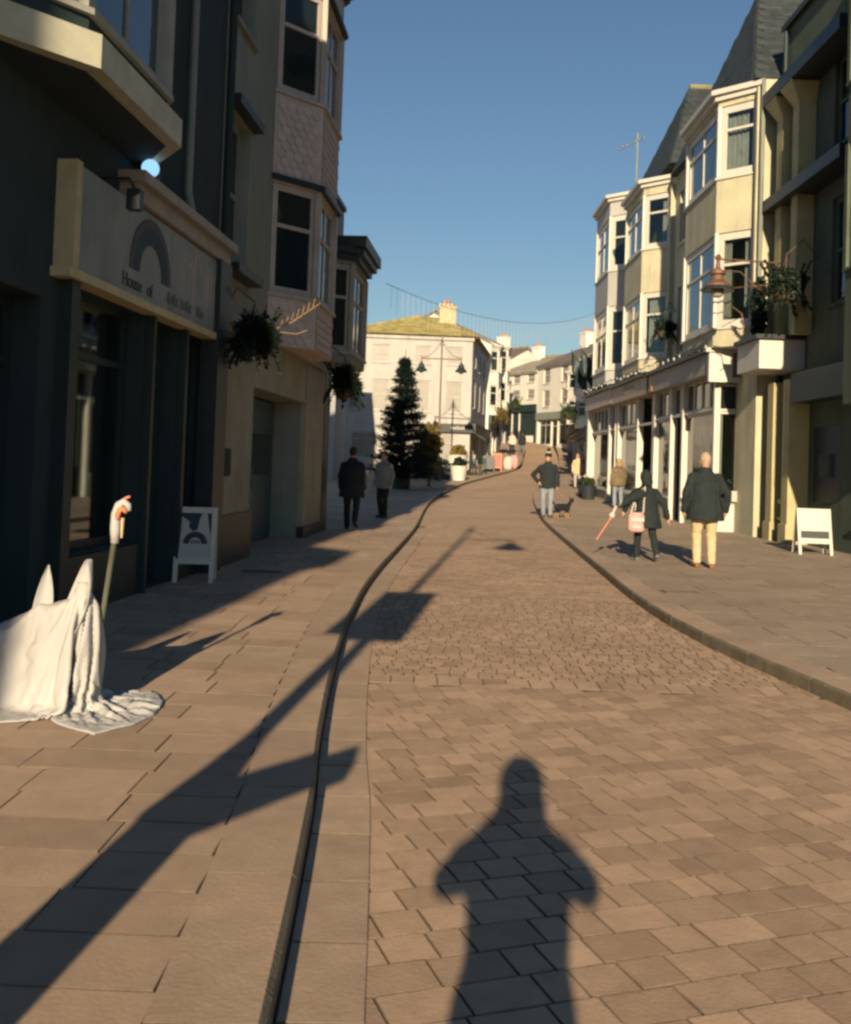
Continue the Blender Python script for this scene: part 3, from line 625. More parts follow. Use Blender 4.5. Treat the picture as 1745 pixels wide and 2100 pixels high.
MB().tube([(0.05, -2.0, 3.35), (0.05, -2.0, 10.5)], 0.05).build('downpipe', TEALW, b2)
MB().box(0.101, 0.16, -1.95, -1.7, 1.25, 1.6).build('meter_box', TEALW, b2)
# low house and the ones beyond it
b3 = lroot('corner_house', 'low dark corner house with a sash bay over its corner, past the grey house')
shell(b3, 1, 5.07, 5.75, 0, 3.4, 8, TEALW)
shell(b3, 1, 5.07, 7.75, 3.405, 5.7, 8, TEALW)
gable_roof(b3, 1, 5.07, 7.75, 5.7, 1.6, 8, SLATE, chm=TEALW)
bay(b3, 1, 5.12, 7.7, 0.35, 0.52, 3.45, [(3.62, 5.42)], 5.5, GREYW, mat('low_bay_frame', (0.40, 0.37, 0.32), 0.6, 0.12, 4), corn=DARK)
MB().box(-0.1, 0.78, 5.3, 7.6, 5.76, 5.98).build('bay_roof', DARK, b3)
MB().box(-1.0, 0.1, 5.35, 6.5, 5.985, 6.75).box(-1.05, 0.14, 5.3, 6.55, 6.752, 6.85).build('chimney', DARK, b3)
MB().box(0.0, 0.1, 5.1, 5.7, PH, 3.3).build('corner_pilaster', DARK, b3)

# ------------------------------------------------------------------ generic terrace house for the far rows
def house(label, p0, deg, sg, wdt, h, depth, wm, rm, fasc=None, shopm=None, floors=2, nwin=2, rise=2.0, chim=None, z0=None, frame=None, pane=None, name='terrace_house', bayat=None, chm=None, gf=3.0):
    z0 = zt(p0[1]) if z0 is None else z0
    t = thing(name, label, 'building', (p0[0], p0[1], z0), -R(deg)); p = Panel((0, 0), (0, 1), (sg, 0)); hol = []; wins = []
    fh = (h - gf - 0.3) / floors
    for f in range(floors):
        for k in range(nwin):
            c = wdt * (k + 0.5) / nwin; ww = min(1.1, wdt / nwin * 0.5); zz = gf + 0.35 + f * fh
            if bayat is not None and k == bayat: continue
            wins.append((c - ww / 2, c + ww / 2, zz + 0.25, zz + min(1.9, fh - 0.3)))
    shopw = []
    if fasc is not None:
        dw = 1.0; a = 0.35; n2 = max(1, int((wdt - dw - 0.7) / 2.2))
        shopw = [(0.35, wdt / 2 - 0.6, 0.6, gf - 0.45), (wdt / 2 - 0.5, wdt / 2 + 0.5, 0.05, gf - 0.45), (wdt / 2 + 0.6, wdt - 0.35, 0.6, gf - 0.45)]
    shell(t, sg, 0, wdt, -1.2, h, depth, wm, wins + shopw, 0.16)
    for q in wins: window(t, p, *q, frame or WHITE, pane or PANE, 0.08, 0.5, (), 0.08)
    for q in shopw: window(t, p, *q, shopm or DARK, PANE, 0.08, 0.8, (0.5,) if q[1] - q[0] > 1.2 else (), 0.1, False)
    if fasc is not None:
        MB().box(min(sg * 0.005, sg * 0.22), max(sg * 0.005, sg * 0.22), 0.1, wdt - 0.1, gf - 0.42, gf + 0.15).build('fascia', fasc, t)
        MB().box(min(sg * 0.005, sg * 0.12), max(sg * 0.005, sg * 0.12), 0.08, 0.3, 0, gf - 0.422).box(min(sg * 0.005, sg * 0.12), max(sg * 0.005, sg * 0.12), wdt - 0.3, wdt - 0.08, 0, gf - 0.422).build('pilaster', shopm or DARK, t)
    if bayat is not None:
        c = wdt * (bayat + 0.5) / nwin
        bay(t, sg, c - 1.2, c + 1.2, 0.5, 0.55, gf + 0.17, [(gf + 0.7 + f * fh, gf + 0.35 + f * fh + min(1.9, fh - 0.3)) for f in range(floors)], h - 0.35, wm, WHITE, None)
    gable_roof(t, sg, 0, wdt, h, rise, depth, rm, 0.25, chim, chm or wm)
    MB().box(min(0.01 * sg, sg * 0.16), max(0.01 * sg, sg * 0.16), 0, wdt, h - 0.32, h - 0.14).build('gutter', DARK if rm is SLATE else WHITE, t)
    return t

SLME = MB().box(-0.147, 0.147, -0.02, 0.30, 0.003, 0.012).mesh('slate', SLATE)
def slates(roof, poly, w_=0.3, ex=0.24, limit=300, m=None, me=None):
    P = [Vector(q) for q in poly]; e = (P[1] - P[0]).normalized(); nrm = e.cross(P[2] - P[0]).normalized(); nrm = nrm if nrm.z > 0 else -nrm; u = nrm.cross(e); u = u if u.z > 0 else -u
    Q = [((q - P[0]).dot(e), (q - P[0]).dot(u)) for q in P]; top = max(q[1] for q in Q); M0 = Matrix((e, u, nrm)).transposed().to_4x4(); cnt = 0; rest = MB()
    if M0.determinant() < 0: M0 = Matrix((-e, u, nrm)).transposed().to_4x4()
    for j in range(int(top / ex)):
        b = (j + 0.5) * ex; xs = []
        for k in range(len(Q)):
            (x0, y0), (x1, y1) = Q[k], Q[(k + 1) % len(Q)]
            if (y0 - b) * (y1 - b) < 0: xs.append(x0 + (x1 - x0) * (b - y0) / (y1 - y0))
        if len(xs) < 2: continue
        a = min(xs) + (0.5 if j % 2 else 0.05) * w_
        while a + w_ * 0.6 < max(xs):
            M = Matrix.Translation(P[0] + e * (a + w_ / 2) + u * (j * ex) + nrm * 0.012) @ M0 @ Matrix.Rotation(-0.03 + random.gauss(0, 0.004), 4, 'X')
            if cnt < limit: o = link('slate', me or SLME, roof); o.location, o.rotation_euler = M.to_translation(), M.to_euler()
            else: rest.add([M @ v.co for v in (me or SLME).vertices], [tuple(p.vertices) for p in (me or SLME).polygons])
            cnt += 1; a += w_
    if rest.v: setp(rest.build('slate_field', m or SLATE, roof, recalc=False), kind='stuff')

# ------------------------------------------------------------------ white corner building facing the camera
WZ = zt(58)
wb = thing('corner_building', 'large white building facing down the street, with a yellow lichened hip roof', 'building', (-5.3, 58, WZ), R(1.5))
FL = 10.0; fx, fy = math.sin(R(10)) * FL, math.cos(R(10)) * FL
pf = Panel((0, 0), (1, 0), (0, -1)); pk = Panel((7.9, 0), (fx, fy), (fy, -fx))
hw = [(x - 0.5, x + 0.5, z0, z1) for x in (2.6, 5.0, 6.9) for z0, z1 in ((3.5, 5.3), (6.3, 7.35))] + [(0.7, 1.5, 3.5, 5.3)]
sh = [(1.0, 2.6, 0.7, 2.2), (3.2, 4.1, 0.05, 2.2), (4.6, 5.6, 0.5, 2.2), (6.2, 6.9, 0.2, 2.2)]
mb = MB(); wall_front(mb, pf, 0, 7.9, -1.2, 7.95, hw + sh, 0.16)
hk = [(a - 0.5, a + 0.5, z0, z1) for a in (1.8, 4.8, 7.8) for z0, z1 in ((3.9, 5.6), (6.3, 7.4))]
wall_front(mb, pk, 0, FL, -1.2, 7.95, hk + [(0.6, 3.6, 0.6, 2.3), (4.0, 5.0, 0.2, 2.3), (5.6, 9.4, 0.6, 2.3)], 0.16)
mb.add([(0, 0, -1.2), (0, 9, -1.2), (0, 9, 7.95), (0, 0, 7.95)], [(0, 1, 2, 3)]); mb.add([(0, 9, -1.2), (9.6, 9.85, -1.2), (9.6, 9.85, 7.95), (0, 9, 7.95)], [(0, 1, 2, 3)])
mb.build('wall', CREAMW, wb, recalc=False)
PALEG = mat('pale_blind', (0.27, 0.26, 0.225), 0.4, 0.1, 2, spec=0.5)
for q in hw: window(wb, pf, *q, CREAMW, PALEG, 0.09, 0.5, (), 0.08)
for q in hk: window(wb, pk, *q, CREAMW, PALEG, 0.09, 0.5, (), 0.08)
for q in sh: window(wb, pf, *q, CREAMW, PANE if q[0] in (4.6,) else PALEG, 0.09, 0.75, (), 0.08, False)
for q in ((0.6, 3.6, 0.6, 2.3), (4.0, 5.0, 0.2, 2.3), (5.6, 9.4, 0.6, 2.3)): window(wb, pk, *q, CREAMW, PALEG, 0.09, 0.8, (0.25, 0.5, 0.75), 0.08, False)
mb = MB(); mb.add([(-0.25, -0.3, 7.96), (8.2, -0.3, 7.96), (10.0, 10.2, 7.96), (-0.25, 9.3, 7.96), (4.6, 4.2, 9.75), (5.9, 5.2, 9.75)], [(0, 1, 5, 4), (1, 2, 5), (2, 3, 4, 5), (3, 0, 4), (0, 3, 2, 1)])
wr = mb.build('roof', LICHEN, wb)
LSL = mat('lichen_slate', (0.42, 0.365, 0.14), 0.9, 0.35, 2.0, 0.4, 14, piece=0.3, stain=0.5)
LME = MB().box(-0.195, 0.195, -0.02, 0.40, 0.004, 0.02).mesh('slate', LSL)
slates(wr, [(-0.25, -0.3, 7.96), (8.2, -0.3, 7.96), (5.9, 4.7, 9.75), (4.6, 4.2, 9.75)], 0.4, 0.3, 300, LSL, LME)
c = MB().box(6.0, 7.0, 3.0, 3.8, 8.4, 10.1).box(5.95, 7.05, 2.95, 3.85, 10.102, 10.2).build('chimney', mat('chimney_buff', (0.5, 0.44, 0.28), 0.85, 0.2, 4), wb)
for k in range(4): MB().lathe([(0.09, 0), (0.07, 0.18), (0.09, 0.2)], (6.15 + k * 0.23, 3.4, 10.201), 8).build('chimney_pot', mat('pot_clay', (0.45, 0.26, 0.16)), c)
MB().box(-0.1, 7.98, -0.12, -0.01, 7.72, 7.9).build('cornice', CREAMW, wb)
fs_ = MB().box(6.1, 8.05, -0.28, -0.005, 2.35, 2.85).build('fascia', DARK, wb)
mk = MB()
for k in range(7): mk.box(6.75 + k * 0.12, 6.83 + k * 0.12, -0.288, -0.281, 2.52, 2.66 + 0.05 * (k % 3 == 0))
mk.build('lettering', FAWHITE, fs_)
MB().box(4.2, 6.05, -0.2, -0.005, 2.4, 2.8).build('fascia', GREYW, wb)
f2 = MB(); pk.box(f2, 0.2, FL - 0.2, 0.005, 0.3, 2.35, 2.9); f2.build('fascia', DARK, wb)
aw = MB(); aw.add([pk.pt(0.4, 0.31, 2.34), pk.pt(4.5, 0.31, 2.34), pk.pt(4.5, 0.9, 2.0), pk.pt(0.4, 0.9, 2.0), pk.pt(0.4, 0.31, 2.28), pk.pt(4.5, 0.31, 2.28), pk.pt(4.5, 0.9, 1.94), pk.pt(0.4, 0.9, 1.94)], [(0, 1, 2, 3), (4, 5, 6, 7), (0, 1, 5, 4), (2, 3, 7, 6), (0, 3, 7, 4), (1, 2, 6, 5)]).build('awning', DGREEN, wb)
# side street house in shadow, left of the white building
house('small shadowed house down the side street, left of the white building', (-9.2, 52.0), 90, -1, 5.0, 6.0, 6, mat('bluish_render', (0.34, 0.36, 0.37), 0.85, 0.1, 2), SLATE, NAVY, NAVY, 1, 2, 1.6, gf=2.7)

# ------------------------------------------------------------------ far left row, climbing the hill
house('narrow white house next up the hill from the white corner building', (4.25, 68.1), 11, 1, 5.0, 8.1, 8, FARW, BROWNR, DGREEN, DGREEN, 2, 2, 2.2, (4.5,), pane=PALEG, bayat=0)
house('pale stepped house closing the row on the shaded side, at the bend', (5.25, 73.1), 11, 1, 5.4, 8.0, 8, FARW, BROWNR, NAVY, NAVY, 2, 2, 1.8, (0.5,), pane=PALEG, bayat=0)
# ------------------------------------------------------------------ far right row
house('dark fronted shop with flags, just past the sunlit bay terrace', (7.9, 42.7), 3, -1, 8.5, 6.4, 8, CREAM, BROWNR, NAVY, NAVY, 1, 2, 1.5, (7.5,), pane=PALEG, bayat=0, chm=BUFF)
PK = mat('pinkish_render', (0.66, 0.60, 0.54), 0.85, 0.08, 2, stain=0.12)
house('cream house with grey fascia, second past the sunlit bay terrace', (8.5, 51.4), 6, -1, 11, 6.6, 8, FARW, BROWNR, FAGREY, WHITE, 2, 3, 1.6, (9.0,), pane=PALEG, bayat=1)
house('pink-tinged house on the sunny side, third past the bay terrace', (9.65, 62.5), 5, -1, 12, 6.9, 8, PK, PALER, DGREEN, WHITE, 2, 3, 1.8, (11.0,), pane=PALEG, bayat=1)
house('pale house turning to face down the street on the sunny side', (11.0, 74.6), -20, -1, 6.0, 7.0, 8, FARW, BROWNR, GREYW, WHITE, 2, 2, 1.8, (5.5,), pane=PALEG)
house('cream house with a dark green shop front, facing down the hill at the bend', (8.95, 80.3), -28, -1, 6.4, 6.0, 8, FARW, PALER, DGREEN, DGREEN, 2, 3, 1.5, (6.0,), pane=PALEG)
house('last white house, where the street turns out of sight', (5.9, 86.0), -42, -1, 12, 6.2, 8, FARW, BROWNR, WHITE, WHITE, 2, 4, 2.0, (3.0,), pane=PALEG)
house('white gabled house stepping up behind the bend on the sunny side', (14.5, 88), -50, -1, 9, 7.2, 8, FARW, PALER, None, None, 2, 3, 1.6, (2.0,), pane=PALEG, z0=3.4)
house('brown roofed house standing alone on the hillside above the street', (14.6, 172), 90, -1, 6, 4.6, 7, CREAM, BROWNR, None, None, 1, 2, 1.8, None, z0=12.2, name='hill_house')

# ------------------------------------------------------------------ right row of sunlit bay houses
def rroot(name, label, x=7.4): return thing(name, label, 'building', (x, 0, 0))
rp = Panel((0, 0), (0, 1), (-1, 0))
def hip(root, s0, s1, z, rise, depth, inset, m, over=0.2):
    sm = (s0 + s1) / 2
    mb = MB().add([(-over, s0, z), (depth, s0, z), (depth, s1, z), (-over, s1, z), (inset, sm, z + rise), (depth - 1, sm, z + rise)], [(0, 1, 5, 4), (1, 2, 5), (2, 3, 4, 5), (3, 0, 4), (3, 2, 1, 0)])
    r = mb.build('roof', m, root); slates(r, [(-over, s0, z), (depth, s0, z), (depth - 1, sm, z + rise), (inset, sm, z + rise)]); slates(r, [(-over, s1, z), (-over, s0, z), (inset, sm, z + rise)])
    MB().tube([(inset, sm, z + rise + 0.03), (depth - 1, sm, z + rise + 0.03)], 0.1).build('ridge_tile', mat('ridge_lichen', (0.24, 0.23, 0.11), 0.9, 0.3, 3), r)
FS = 0.42
rB = rroot('bay_house', 'nearest sunlit cream house with a tall white-framed bay over the grey shop fascia')
shell(rB, -1, 22.4, 30.25, 0, 10.5, 8, CREAM, [(24.1, 30.1, PH, 3.8), (28.5, 29.7, 5.0, 7.0), (28.5, 29.7, 8.3, 9.9)])
hip(rB, 22.4, 30.25, 10.5, 3.9, 9, 1.1, SLATE)
for z0, z1 in ((5.0, 7.0), (8.3, 9.9)): window(rB, rp, 28.5, 29.7, z0, z1, WHITE, PANE, 0.09, 0.6)
bay(rB, -1, 22.55, 26.85, 0.75, 0.75, 4.45, [(4.85, 7.12), (8.38, 10.12)], 10.25, CREAM, WHITE, (GLASS, PANES, PANE), {(0, 0): ((0.05, 0.35), (0.7, 0.95)), (1, 0): ((0.35, 0.95),)}, WHITE, mid=0.66, fw=0.17)
MB().tube([(-0.06, 22.2, 4.3), (-0.06, 22.2, 10.4)], 0.05).build('downpipe', GREYW, rB)
rC = rroot('bay_house', 'middle sunlit cream house with a white-framed bay, under the steep slate roof')
shell(rC, -1, 30.27, 36.3, 0, 10.7, 8, CREAM, [(30.5, 36.1, PH, 3.8)])
hip(rC, 30.27, 38.3, 10.95, 3.9, 9, 1.35, SLATE)
bay(rC, -1, 30.65, 34.8, 0.75, 0.75, 4.6, [(5.0, 7.1), (8.45, 10.2)], 10.45, CREAM, WHITE, (GLASS, PANES, PANE), {(0, 0): ((0.3, 0.8),), (1, 0): ((0.05, 0.4),)}, WHITE, mid=0.66, fw=0.16)
rD = rroot('bay_house', 'far sunlit white house ending the bay terrace, narrow tall windows')
shell(rD, -1, 36.32, 42.0, 0, 11.9, 8, CREAMW, [(36.5, 41.6, PH, 3.8)])
gable_roof(rD, -1, 36.32, 42.0, 11.9, 2.4, 8, SLATE, chim=(41.4,), chm=CREAM)
bay(rD, -1, 36.5, 40.8, 0.75, 0.75, 4.7, [(5.2, 7.6), (8.9, 11.0)], 11.55, CREAMW, WHITE, (PANE, PANES, PANE), None, WHITE, mid=0.6, fw=0.2)
for root, c in ((rB, 22.35), (rC, 30.3)):
    MB().box(-0.14, 0.0, c, c + 0.12, 4.5, 10.3).build('party_pilaster', CREAM, root)
t = thing('roof_aerial', 'thin television aerial standing on the roof of the bay terrace', 'aerial', (7.35, 36.0, 11.9))
MB().tube([(0, 0, -0.6), (0, 0, 1.9)], 0.035).build('mast', GREYW, t)
ae = MB().tube([(-0.7, 0, 1.25), (0.25, 0, 1.75)], 0.02)
for k in range(6): ae.tube([(-0.6 + k * 0.15, -0.25, 1.3 + k * 0.08), (-0.6 + k * 0.15, 0.25, 1.3 + k * 0.08)], 0.012, 5)
ae.build('antenna', GREYW, t)
# shop fronts of the terrace
def shopfront(root, s0, s1, parts, zt_, stall, frame, fm2, fas, fz0, fz1, foff, post=0.15):
    """parts: (a0,a1,kind) kind w=window d=door r=recess"""
    p = Panel((-FS, 0), (0, 1), (-1, 0))
    for a0, a1, kd in parts:
        if kd == 'w':
            window(root, p, a0, a1, stall, zt_, frame, PANE, 0.07, 0, (), 0.06, False)
            p.box(q := MB(), a0, a1, -0.10, -0.02, PH, stall - 0.002); q.build('stall_riser', fm2, root)
            p.box(q := MB(), a0 - 0.02, a1 + 0.02, -0.1, 0.09, stall - 0.05, stall + 0.015); q.build('sill', frame, root)
        elif kd == 'd':
            p.box(q := MB(), a0, a0 + 0.12, -0.5, -0.44, PH, zt_ - 0.3); p.box(q, a1 - 0.12, a1, -0.5, -0.44, PH, zt_ - 0.3); p.box(q, a0 + 0.12, a1 - 0.12, -0.5, -0.44, PH, 0.55); p.box(q, a0 + 0.12, a1 - 0.12, -0.5, -0.44, zt_ - 0.5, zt_ - 0.3)
            d = q.build('door', frame, root); p.box(g := MB(), a0 + 0.1, a1 - 0.1, -0.475, -0.465, 0.5, zt_ - 0.45); g.build('pane', PANE, d)
            p.box(g := MB(), a0 + 0.16, a0 + 0.2, -0.44, -0.38, 1.0, 1.3); g.build('handle', IRON, d)
        # top lights
        n = max(1, round((a1 - a0) / 0.75))
        for k in range(n):
            u0, u1 = a0 + (a1 - a0) * k / n, a0 + (a1 - a0) * (k + 1) / n
            window(root, p, u0 + 0.01, u1 - 0.01, zt_ + 0.07, fz0 - 0.01, frame, PANE, 0.05, 0, (), 0.06 if kd != 'r' else 0.4, False)
    edges = sorted({e for a0, a1, _ in parts for e in (a0, a1)})
    for e in edges:
        p.box(q := MB(), e - post / 2, e + post / 2, -0.12, 0.08, PH, fz0 - 0.003); q.build('pilaster', frame, root)
    p.box(q := MB(), s0, s1, -0.11, 0.05, zt_, zt_ + 0.065); q.build('transom', frame, root)
    f = MB(); p.box(f, s0 - 0.25, s1, -0.4, foff, fz0, fz1); f = f.build('fascia', fas, root)
    p.box(q := MB(), s0 - 0.3, s1 + 0.02, -0.4, foff + 0.12, fz1 + 0.002, fz1 + 0.1); q.build('fascia_cornice', DARK, root)
    return f
GFAS = mat('grey_fascia', (0.36, 0.345, 0.30), 0.6, 0.12, 2, stain=0.2)
fB = shopfront(rB, 23.9, 30.3, [(23.95, 26.9, 'w'), (26.9, 28.2, 'd'), (28.2, 30.2, 'w')], 3.02, 0.8, WHITE, CREAM, GFAS, 3.86, 4.36, 0.30)
MB().box(-FS - 0.34, -FS + 0.22, 23.5, 23.64, 3.78, 4.36).box(-FS - 0.44, -FS + 0.3, 23.44, 23.68, 4.362, 4.46).prism([(-FS - 0.34, 23.5), (-FS + 0.75, 23.5), (-FS + 0.75, 23.62), (-FS - 0.34, 23.62)], 3.66, 3.778).build('fascia_end', WHITE, rB)
ps = Panel((-FS - 0.02, 23.82), (1, 0), (0, -1))
window(rB, ps, 0.02, 0.85, 0.85, 2.98, WHITE, SHOPG, 0.05, 0, (), 0.04, False); window(rB, ps, 0.02, 0.85, 3.0, 3.64, WHITE, PANE, 0.05, 0, (), 0.04, False)
ps.box(q := MB(), 0.0, 0.9, -0.06, 0.03, PH, 0.78); q.build('stall_riser', WHITE, rB); ps.box(q := MB(), -0.04, 0.95, -0.1, 0.08, 0.782, 0.84); q.build('sill', WHITE, rB)
MB().box(0.9, 1.3, 23.75, 23.85, PH, 4.3).build('return_wall', GREENW, rB)
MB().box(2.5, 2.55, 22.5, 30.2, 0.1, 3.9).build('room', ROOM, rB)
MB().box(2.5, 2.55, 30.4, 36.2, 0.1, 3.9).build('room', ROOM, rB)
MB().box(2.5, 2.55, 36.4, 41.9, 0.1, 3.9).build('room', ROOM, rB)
MB().box(-FS - 0.315, -FS - 0.30, 29.6, 29.78, 3.88, 4.34).build('orange_end_strip', ORANGE, rB)
fC = shopfront(rC, 30.35, 36.0, [(30.35, 32.6, 'r'), (32.6, 35.9, 'w')], 2.95, 0.75, WHITE, CREAM, mat('pink_fascia', (0.47, 0.385, 0.30), 0.6, 0.12, 2, stain=0.2), 3.86, 4.40, 0.30)
fD = shopfront(rD, 36.35, 41.9, [(36.4, 37.6, 'd'), (37.7, 41.6, 'w')], 2.95, 0.75, WHITE, CREAM, mat('pale_fascia', (0.50, 0.43, 0.36), 0.6, 0.1, 2, stain=0.2), 3.90, 4.46, 0.30)
MB().box(-FS - 0.2, 0.0, 41.62, 42.0, PH, 4.7).build('corner_pilaster', WHITE, rD)
mk = MB()                                                    # pale painted lettering, too blurred in the photograph to read
for k in range(9):
    s = 33.9 - k * 0.2; h_ = (0.26, 0.14, 0.2, 0.14, 0.26, 0.14, 0.16, 0.22, 0.14)[k]
    mk.tube([(-FS - 0.305, s, 4.08), (-FS - 0.305, s - 0.07, 4.08 + h_), (-FS - 0.305, s - 0.14, 4.1)], 0.022, 5)
mk.build('lettering', FAWHITE, fC)
# projecting string of bulbs along the fascia
t = thing('string_lights', 'string of small bulbs along the top of the shop fascia of the bay terrace', 'lights', (7.4, 0, 0))
wv = MB(); pts = [(-FS - 0.46, 23.4 + k * 0.3, 4.52 + 0.035 * math.sin(k * 1.6) + 0.004 * k) for k in range(62)]; wv.tube(pts, 0.012, 5); wv.build('cable', DARK, t)
bl = MB()
for k in range(0, 62, 2): bl.ell((pts[k][0], pts[k][1], pts[k][2] - 0.06), (0.035, 0.035, 0.05), 6, 4)
bl.build('bulbs', mat('bulb_glass', (0.5, 0.5, 0.45), 0.2), t, smooth=True)
# near house at the right edge
rA = rroot('shop_house', 'dark green shop house at the right edge with cream pilasters and a white canopy', 7.9)
shell(rA, -1, 8, 22.38, 0, 11.8, 8, GREENW, [(18.2, 19.6, 4.9, 7.0), (18.2, 19.6, 8.0, 9.8), (19.0, 20.3, 1.0, 2.5), (16.2, 18.2, 0.6, 2.7)])
gable_roof(rA, -1, 8, 22.38, 11.8, 2.6, 8, SLATE, chm=GREENW)
for z0, z1 in ((4.9, 7.0), (8.0, 9.8)): window(rA, rp, 18.2, 19.6, z0, z1, GREENW, PANE, 0.1, 0.5)
window(rA, rp, 16.2, 18.2, 0.6, 2.7, DGREEN, PANE, 0.08, 0.8, (0.5,), 0.12)
cm = MB().box(0.02, 0.14, 19.0, 20.3, 1.0, 2.5).build('cash_machine', DARK, rA); MB().box(0.0, 0.018, 19.3, 20.0, 1.5, 1.95).build('screen', PANES, cm)
PIL = mat('pilaster_cream', (0.50, 0.45, 0.24), 0.7, 0.12, 3, stain=0.2)
for k, s in enumerate((20.55, 21.5)):
    mb = MB().box(-0.42, 0.0, s, s + 0.36, PH, 3.5).box(-0.46, 0.0, s - 0.04, s + 0.40, PH - 0.02, 0.5)
    mb.build('pilaster', PIL, rA)
    MB().box(-0.36, 0.0, s, s + 0.34, 4.45, 9.3).prism([(-0.36, s), (0, s), (0, s + 0.34), (-0.36, s + 0.34)], 9.302, 9.7, [(-0.6, s - 0.15), (0, s - 0.15), (0, s + 0.5), (-0.6, s + 0.5)]).build('upper_pilaster', PIL, rA)
MB().box(-0.3, 0.0, 20.95, 21.45, 0.9, 1.0).box(-0.3, 0.0, 20.95, 21.45, 0.55, 0.62).build('ledge', PIL, rA)
MB().box(-0.95, 0.0, 20.9, 22.36, 3.74, 4.36).build('canopy', WHITE, rA)
MB().box(-1.05, 0.0, 20.8, 22.37, 4.362, 4.45).build('canopy_top', DARK, rA)
MB().box(-0.42, 0.0, 8.2, 20.5, 3.0, 3.6).build('fascia', DGREEN, rA)
bay(rA, -1, 13.2, 17.6, 0.7, 0.85, 2.75, [(5.0, 7.2), (8.2, 10.0)], 11.2, GREENW, GREENW, None, None, DARK)  # bay added at the near end to shade the wall beyond it
MB().box(-0.55, 0.0, 18.0, 22.2, 7.35, 7.6).box(-0.6, 0.0, 18.0, 22.2, 9.72, 10.0).build('cornice', DARK, rA)
MB().tube([(-0.08, 22.2, PH), (-0.08, 22.2, 11.5)], 0.055).build('downpipe', DGREEN, rA)

# ------------------------------------------------------------------ plants
def leaves(mb, c, n, size, rng, flat=1.0):
    c = Vector(c)
    for _ in range(n):
        d = Vector((rng.gauss(0, 1), rng.gauss(0, 1), rng.gauss(0, 1))).normalized(); u = d.orthogonal().normalized()
        v = d.cross(u); a = rng.random() * 6.28; u, v = u * math.cos(a) + v * math.sin(a), v * math.cos(a) - u * math.sin(a)
        s = size * rng.uniform(0.6, 1.3); w_ = s * 0.35 * flat
        mb.add([c - u * s * 0.5, c + v * w_ + d * s * 0.1, c + u * s * 0.6, c - v * w_ + d * s * 0.1], [(0, 1, 2, 3)])
def bush(name, m, parent, c, r, n, size, seed, spiky=False, shape=(1, 1, 1)):
    rng = random.Random(seed); mb = MB(); cl = [(Vector((rng.gauss(0, 1), rng.gauss(0, 1), rng.gauss(0, 1))).normalized() * rng.uniform(0.45, 1.0)) for _ in range(26)]
    for _ in range(n):
        k = rng.choice(cl); d = Vector((rng.gauss(0, 1), rng.gauss(0, 1), rng.gauss(0, 1))).normalized() * rng.random() ** 0.5 * 0.42
        q = k * 0.72 + d; q = Vector((q.x * r * shape[0], q.y * r * shape[1], q.z * r * shape[2])) + Vector(c)
        if spiky:
            o_ = (q - Vector(c)).normalized(); o_ = (o_ + Vector((rng.gauss(0, .3), rng.gauss(0, .3), rng.gauss(0, .3)))).normalized(); s = size * rng.uniform(0.6, 1.5)
            v = o_.orthogonal().normalized() * size * 0.12; mb.add([q - v, q + v, q + o_ * s], [(0, 1, 2)]); v = o_.cross(v); mb.add([q - v, q + v, q + o_ * s], [(0, 1, 2)])
        else: leaves(mb, q, 1, size, rng)
    return mb.build(name, m, parent, recalc=False)
def basket(label, loc, r, seed, arm_from, m=None, spiky=True, twig=False):
    t = thing('hanging_basket', label, 'basket', loc)
    bush('foliage', m or LEAFD, t, (0, 0, 0), r, 4600 if loc[1] < 30 else 1500, r * 0.24, seed, spiky, (1, 1, 1.0))
    rg = random.Random(seed); tr = MB()
    for _ in range(26):                                      # trailing and upright stems
        a_ = rg.random() * 6.28; q0 = Vector((math.cos(a_), math.sin(a_), rg.uniform(-0.6, 0.5))) * r * 0.7; dn = -1 if q0.z < r * 0.15 else 0.9
        for k in range(9):
            q0 = q0 + Vector((math.cos(a_) * 0.05, math.sin(a_) * 0.05, dn * rg.uniform(0.05, 0.16))) * r; leaves(tr, q0, 2, r * 0.2, rg)
    tr.build('trailing_stems', m or LEAFD, t, recalc=False)
    MB().lathe([(0.03, -r * 0.95), (r * 0.45, -r * 0.75), (r * 0.62, -r * 0.3), (r * 0.6, -r * 0.28), (0.05, -r * 0.3)], (0, 0, 0), 14).build('bowl', BARK, t)
    a = Vector(arm_from) - Vector(loc); top = Vector((0, 0, r * 1.45))
    MB().tube([a, a * 0.5 + Vector((0, 0, r * 1.6)), top, (0, 0, r * 0.3)], 0.014, 6).build('bracket', IRON, t)
    ch_ = MB()
    for k in range(3): ch_.tube([top, (r * 0.6 * math.cos(k * 2.1), r * 0.6 * math.sin(k * 2.1), -r * 0.28)], 0.006, 4)
    ch_.build('chain', IRON, t)
    if twig:
        tw = MB().tube([(0.2, 0.1, 0.1), (0.42, 0.35, 0.25), (0.75, 0.6, 0.55)], [0.012, 0.009, 0.004], 5)
        for k in range(7): tw.tube([(0.3 + k * 0.06, 0.22 + k * 0.05, 0.16 + k * 0.05), (0.33 + k * 0.06, 0.2 + k * 0.05, 0.26 + k * 0.055)], 0.005, 4)
        tw.tube([(0.25, 0.15, 0.1), (0.5, 0.3, 0.1), (0.62, 0.36, 0.16)], 0.006, 4)
        tw.build('dry_twig', mat('dry_stem', (0.42, 0.27, 0.12), 0.8), t)
    return t
def lpt(b, s, z): return (L0[0] + b * math.cos(LA) + s * math.sin(LA), L0[1] - b * math.sin(LA) + s * math.cos(LA), z)
basket('dark bushy hanging basket beside the arched shop sign, a dry twig sticking out', lpt(0.5, -2.15, 2.98), 0.31, 3, lpt(0.02, -2.0, 3.25), twig=True)
basket('dark hanging basket under the low bay past the grey bay house', lpt(0.62, 4.2, 2.95), 0.33, 5, lpt(0.02, 4.6, 3.3))
